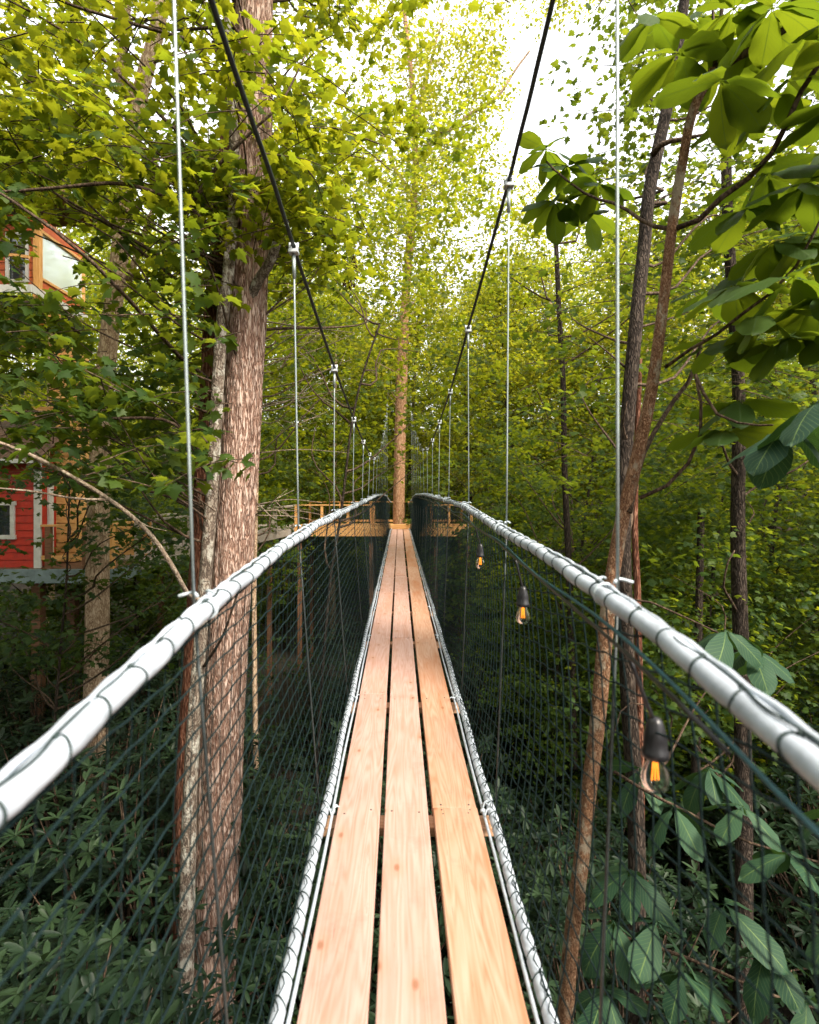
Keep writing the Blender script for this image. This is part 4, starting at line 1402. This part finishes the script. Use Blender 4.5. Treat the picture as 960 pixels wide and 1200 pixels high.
lb = MB(); tw = MB(); sprays(lb, tw, rel(cD, dt), 0.46, 24, 0.085, 'maple'); tw.build('twigs', M['twig'], dt); lb.build('crown', M['green'], dt)

# --- other slim trunks at right, each with a layered crown
SL = [('dark_sapling', 'rightmost of the dark slim trunks, rising to the big leaves above the right handrail', [(868, 1300), (872, 1000), (868, 760), (865, 620), (866, 470), (860, 360), (852, 240), (850, 60)], 6.6, .105, (740, 1010, 180, 850), 6.8, 10.5, 460, 0.085, 'bark_dark', 'green'),
      ('thin_sapling', 'thin dark straight trunk midway between right handrail wires, yellowish leaves round it', [(672, 900), (668, 700), (662, 560), (660, 450), (655, 360), (650, 240)], 9.5, .07, (550, 830, 200, 700), 9.5, 14, 520, 0.10, 'bark_dark', 'maple'),
      ('brown_sapling', 'thin reddish brown trunk seen through the right netting beside the light bulb', [(765, 1330), (752, 1100), (750, 850), (747, 700), (744, 600), (750, 420)], 6.0, .055, (690, 900, 520, 860), 6.5, 10, 230, 0.085, 'bark_red', 'green'),
      ('short_dark_tree', 'short thin dark trunk low behind the right handrail, between the magnolia and the rightmost trunk', [(800, 1300), (812, 1060), (815, 900), (818, 760), (822, 600)], 8.0, .09, (780, 1050, 460, 950), 8, 14, 480, 0.095, 'bark_dark', 'maple')]
for (nm, lab, pts, Z, r0, reg, za, zb, nc, ls, bm_, lm) in SL:
    bx, by = (pts[0][0] - 468) / F * Z, Z
    t_ = thing(nm, lab, 'tree', loc=(bx, by, -5.4))
    path = smooth_path(rel([P(a, b_, Z) for a, b_ in pts], t_), 120)
    mb = MB(); tube(mb, path, np.linspace(r0, r0 * 0.5, 120), 12, disp=lumpy(0.08, Z)); mb.build('trunk', M[bm_], t_)
    cc = clumpy(frustum(nc, reg[0], reg[1], reg[2], reg[3], za, zb), 0.68, 0.9, Z)
    mb = MB(); connect(mb, path, rel(cc, t_), 0.07, 0.02, 0.004)
    if nm == 'dark_sapling':
        limb(mb, rel([P(866, 720, Z), P(855, 700, 6.4), P(848, 690, 6.3), P(852, 660, 6.2), P(860, 645, 6.2)], t_), 0.02, 0.008)
        limb(mb, rel([P(866, 560, Z), P(852, 540, 6.4), P(848, 525, 6.3), P(825, 515, 6.2)], t_), 0.02, 0.008)
    mb.build('branches', M['twig'], t_)
    lb = MB(); sprays(lb, None, rel(cc, t_), 0.5, 26, ls, 'maple5' if Z > 7 else 'maple'); lb.build('crown', M[lm], t_)

# --- left understorey saplings between handrail and treehouse
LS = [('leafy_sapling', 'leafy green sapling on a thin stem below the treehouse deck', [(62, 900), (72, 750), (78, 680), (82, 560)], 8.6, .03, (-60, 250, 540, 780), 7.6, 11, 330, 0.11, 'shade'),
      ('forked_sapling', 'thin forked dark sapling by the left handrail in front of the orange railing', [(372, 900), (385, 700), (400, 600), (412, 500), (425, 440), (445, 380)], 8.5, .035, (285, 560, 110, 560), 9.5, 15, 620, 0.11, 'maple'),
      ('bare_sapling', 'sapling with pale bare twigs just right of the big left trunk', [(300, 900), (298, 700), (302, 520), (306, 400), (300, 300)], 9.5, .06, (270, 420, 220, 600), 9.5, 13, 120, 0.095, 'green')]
for (nm, lab, pts, Z, r0, reg, za, zb, nc, ls, lm) in LS:
    bx, by = (pts[0][0] - 468) / F * Z, Z
    t_ = thing(nm, lab, 'tree', loc=(bx, by, -5.4))
    path = smooth_path(rel([P(pts[0][0], 1100, Z)] + [P(a, b_, Z) for a, b_ in pts], t_), 90)
    mb = MB(); tube(mb, path, np.linspace(r0, r0 * 0.4, 90), 10, disp=lumpy(0.08, Z)); mb.build('trunk', M['bark_dark'] if nm != 'bare_sapling' else M['bark_tan'], t_)
    cc = avoid(clumpy(frustum(nc, reg[0], reg[1], reg[2], reg[3], za, zb), 0.7, 0.9, Z), CAB_AVOID + [(340, 585, 430, 640)])
    mb = MB(); connect(mb, path, rel(cc, t_), 0.15, 0.02, 0.004)
    mb.build('branches', M['twig'], t_)
    if nm == 'bare_sapling':
        mb = MB()
        for k in range(26):
            y0 = rng.uniform(330, 620)
            a = P(300, y0, Z)
            d = 1 if rng.random() < .75 else -1
            L = rng.uniform(30, 120)
            e = P(300 + d * L, y0 - rng.uniform(-20, 60), Z - rng.uniform(0, 2))
            m_ = (a + e) / 2 + [0, 0, rng.uniform(-.25, .1)]
            limb(mb, rel([a, m_, e], t_), 0.014, 0.004, 5)
            for q_ in range(3):
                s = a + (e - a) * rng.uniform(.4, .9) + [0, 0, -0.05]
                limb(mb, rel([s, s + [d * rng.uniform(.1, .5), rng.uniform(-.3, .3), rng.uniform(-.25, .35)]], t_), 0.006, 0.002, 4, n=5)
        mb.build('bare_twigs', M['twig_pale'], t_)
    lb = MB(); sprays(lb, None, rel(cc, t_), 0.5, 24, ls, 'maple5', droop=0.35); lb.build('crown', M[lm], t_)

# hanging cluster of dead brown leaves
dl = MB()
pd = np.vstack([frustum(16, 402, 407, 298, 322, 7.9, 8.1), frustum(14, 411, 417, 297, 312, 7.9, 8.1), frustum(26, 403, 416, 315, 338, 7.9, 8.1)])
leaves(dl, 'ovate', pd, rng.uniform(0, 6.28, len(pd)), rng.normal(-1.0, .4, len(pd)), rng.normal(0, .8, len(pd)), rng.uniform(.05, .09, len(pd)))
tube(dl, smooth_path([P(409, 338, 8), P(408, 310, 8), P(400, 270, 8), P(370, 230, 8.1), P(318, 205, 6.4)], 14), 0.005, 4)
tag(dl.build('dead_leaf_cluster', M['deadleaf']), 'small hanging cluster of dead dark brown leaves above the left main cable', 'dead leaves')


# --- background trees: a few kinds, copied; some are unseen, added to shade the valley
def make_bg(name, label, seed, H, r0, crown_r, crown_z0, nc, ls, lm, bm_, group, kind='diamond', rad=1.0, nl=62):
    t_ = thing(name, label, 'tree', group)
    lean = rng.normal(0, 0.5, 2)
    path = smooth_path([(0, 0, -0.5), (lean[0] * .1, 0, H * .25), (lean[0] * .5, lean[1] * .4, H * .55), (lean[0], lean[1], H * .9)], 60)
    mb = MB(); tube(mb, path, np.linspace(r0, r0 * 0.3, 60), 10, disp=lumpy(0.07, seed)); mb.build('trunk', M[bm_], t_)
    u = rng.random(nc * 2)
    a = rng.uniform(0, 6.28, nc * 2)
    zz = crown_z0 + (H - crown_z0) * rng.random(nc * 2)
    env = crown_r * np.sqrt(np.clip(1 - ((zz - (crown_z0 + H) / 2) / ((H - crown_z0) / 2 * 1.08)) ** 2, 0.1, 1))
    rr = env * u ** 0.45
    c = np.stack([rr * np.cos(a), rr * np.sin(a), zz], -1)
    c = clumpy(c, 0.5, 0.55, seed)
    mb = MB(); connect(mb, path, c, 0.10, 0.05, 0.008, 4); mb.build('branches', M[bm_], t_)
    lb = MB(); sprays(lb, None, c, rad, nl, ls, kind, thick=0.06, tilt=0.16); lb.build('crown', M[lm], t_)
    return t_


def dup(o, loc, rz, s, label=None, group=None):
    r_ = o.copy(); SC.collection.objects.link(r_)
    r_.location = loc; r_.rotation_euler = (0, 0, rz); r_.scale = (s, s, s)
    if label: r_['label'] = label
    if group: r_['group'] = group
    for ch in o.children:
        c = ch.copy(); SC.collection.objects.link(c); c.parent = r_
    return r_


KT = [make_bg('hardwood_tree', 'tall yellow green hardwood in the woods around the bridge', 1, 17, .17, 3.4, 3.5, 460, .17, 'gold', 'bark_dark', 'hardwoods beyond the bridge'),
      make_bg('forest_tree', 'tall mid green forest tree with slim brown trunk in the woods around', 2, 19, .19, 3.2, 4, 460, .16, 'maple', 'bark_tan', 'green forest trees beyond'),
      make_bg('understorey_tree', 'low layered deep green understorey tree among the woods', 3, 9.5, .08, 2.9, 1.2, 330, .12, 'green', 'bark_dark', 'understorey trees', 'maple5', 0.75, 44)]
spots = {0: [(-6, -4, 1), (-10, 2, 1.1), (-4, -11, 1.1), (-9, -9, 1.1), (0.5, 31, 1.05), (-2.5, 34, 1.1), (4.8, 23, .9), (3.5, 27, .9), (9, 22, 1), (14, 28, 1.05), (-4, 30, .95), (7, 34, 1.1), (19, 21, 1.1), (13, 17, 1.0), (-1.5, 40, .85), (23, 33, 1.2)],  # the first few, beside and behind the camera, are unseen, added for shade
         1: [(-7.5, -1, 1), (0, -9, 1.0), (-13, 6, 1.1), (13, 6, 1.1), (-6.0, 29, 1.0), (8, 30, 1.0), (-7, 22, 1.05), (-12, 19, 1.1), (-3, 25, .8), (-16, 27, 1.15), (-9, 31, 1.1), (11, 25, 1.05), (17, 15, 1.1), (-19, 17, 1.1), (6, 41, 1), (-14, 12.5, 1.1)],  # here too the first few are out of view, added to darken the valley
         2: [(-6.8, 14.6, .8), (-6, 17.5, 1), (4.2, 14, .95), (6, 18, 1.1), (8.5, 13, 1.05), (2.7, 20, .85), (-5.0, 24, 1.1), (11, 10.5, 1.0), (5.6, 10.5, .8), (-2.6, 29, .9), (1.8, 26, .85), (13, 20, 1.1), (-9, 15.5, .9), (2.9, 10.5, .6)]}
for k, lst in spots.items():
    for n_, (x, y, s) in enumerate(lst):
        loc = (x, y, base_of(x, y))
        if n_ == 0:
            KT[k].location = loc; KT[k].scale = (s, s, s)
        else:
            dup(KT[k], loc, rng.uniform(0, 6.28), s)

# --- distant woodland: one mass
n = 6500
x = rng.uniform(-70, 70, n); y = rng.uniform(32, 75, n)
gz = ground_z(x, y)
hz = np.where((np.abs(x - 5) < 9), 12, 20) + 5 * np.sin(x * 0.5) * np.sin(y * .3)
z = gz + 0.5 + (hz) * rng.random(n)
lb = MB(); sprays(lb, None, np.stack([x, y, z], -1), 1.9, 50, 0.34, 'diamond', thick=0.3)
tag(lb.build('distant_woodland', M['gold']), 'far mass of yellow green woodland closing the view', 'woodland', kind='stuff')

# --- rhododendrons on the valley floor and one close by
def rhodo(seed, nr, rx, rz, ls=0.13, name='rhododendron', label='', group=None):
    t_ = thing(name, label, 'shrub', group)
    a = rng.uniform(0, 6.28, nr); u = rng.random(nr) ** .4
    el = np.arcsin(rng.uniform(0.0, 1, nr))
    c = np.stack([rx * u * np.cos(a) * np.cos(el), rx * u * np.sin(a) * np.cos(el), 0.25 + rz * u * np.sin(el)], -1)
    c = clumpy(c, 0.8, 2.5, seed)
    nr = len(c)
    k = rng.integers(7, 11, nr)
    own = np.repeat(np.arange(nr), k)
    ph = rng.uniform(0, 6.28, nr)
    j = np.concatenate([np.arange(q_) for q_ in k])
    yaw = ph[own] + j * 2 * np.pi / k[own] + rng.normal(0, .15, len(own))
    tx = rng.normal(0, .35, nr)
    pitch = rng.normal(0.25, .25, len(own)) + tx[own] * np.sin(yaw)
    lb = MB(); leaves(lb, 'lance', c[own], yaw, pitch, rng.normal(0, .25, len(own)), ls * rng.uniform(.7, 1.15, len(own)), rnd=np.clip(rng.random(nr)[own] * .7 + rng.random(len(own)) * .3, 0, 1))
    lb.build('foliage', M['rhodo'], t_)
    mb = MB()
    for i_ in rng.choice(nr, nr // 3, replace=False):
        e = c[i_]
        b0 = np.array([e[0] * .1, e[1] * .1, 0])
        tube(mb, smooth_path([b0, e * [.5, .5, .45] + rng.normal(0, .05, 3), e], 7), np.linspace(.022, .004, 7), 4, cap=False)
    mb.build('stems', M['twig'], t_)
    return t_


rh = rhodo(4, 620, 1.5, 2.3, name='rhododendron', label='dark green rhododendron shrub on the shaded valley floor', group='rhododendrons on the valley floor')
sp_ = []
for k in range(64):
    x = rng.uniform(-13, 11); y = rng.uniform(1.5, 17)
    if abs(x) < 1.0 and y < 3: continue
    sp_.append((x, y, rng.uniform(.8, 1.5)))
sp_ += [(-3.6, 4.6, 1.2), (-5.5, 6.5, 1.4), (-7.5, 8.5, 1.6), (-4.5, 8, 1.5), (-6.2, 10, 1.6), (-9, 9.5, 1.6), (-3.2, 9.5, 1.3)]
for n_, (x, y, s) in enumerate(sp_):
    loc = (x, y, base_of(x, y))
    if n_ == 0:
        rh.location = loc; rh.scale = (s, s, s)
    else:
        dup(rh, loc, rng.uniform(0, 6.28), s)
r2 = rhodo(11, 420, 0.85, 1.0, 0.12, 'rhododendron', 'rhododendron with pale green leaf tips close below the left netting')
r2.location = (-1.75, 2.7, -2.25)
mb = MB()
for k in range(6):
    tube(mb, smooth_path([(rng.normal(0, .2), rng.normal(0, .2), -3.1), (rng.normal(0, .1), rng.normal(0, .1), -1.5), (rng.normal(0, .2), rng.normal(0, .2), .3)], 12), np.linspace(.035, .02, 12), 6)
mb.build('stems', M['twig'], r2)

# --- low leafy ground cover
n = 2600
x = rng.uniform(-16, 16, n); y = rng.uniform(-2, 30, n)
z = ground_z(x, y) + rng.uniform(.1, 1.3, n)
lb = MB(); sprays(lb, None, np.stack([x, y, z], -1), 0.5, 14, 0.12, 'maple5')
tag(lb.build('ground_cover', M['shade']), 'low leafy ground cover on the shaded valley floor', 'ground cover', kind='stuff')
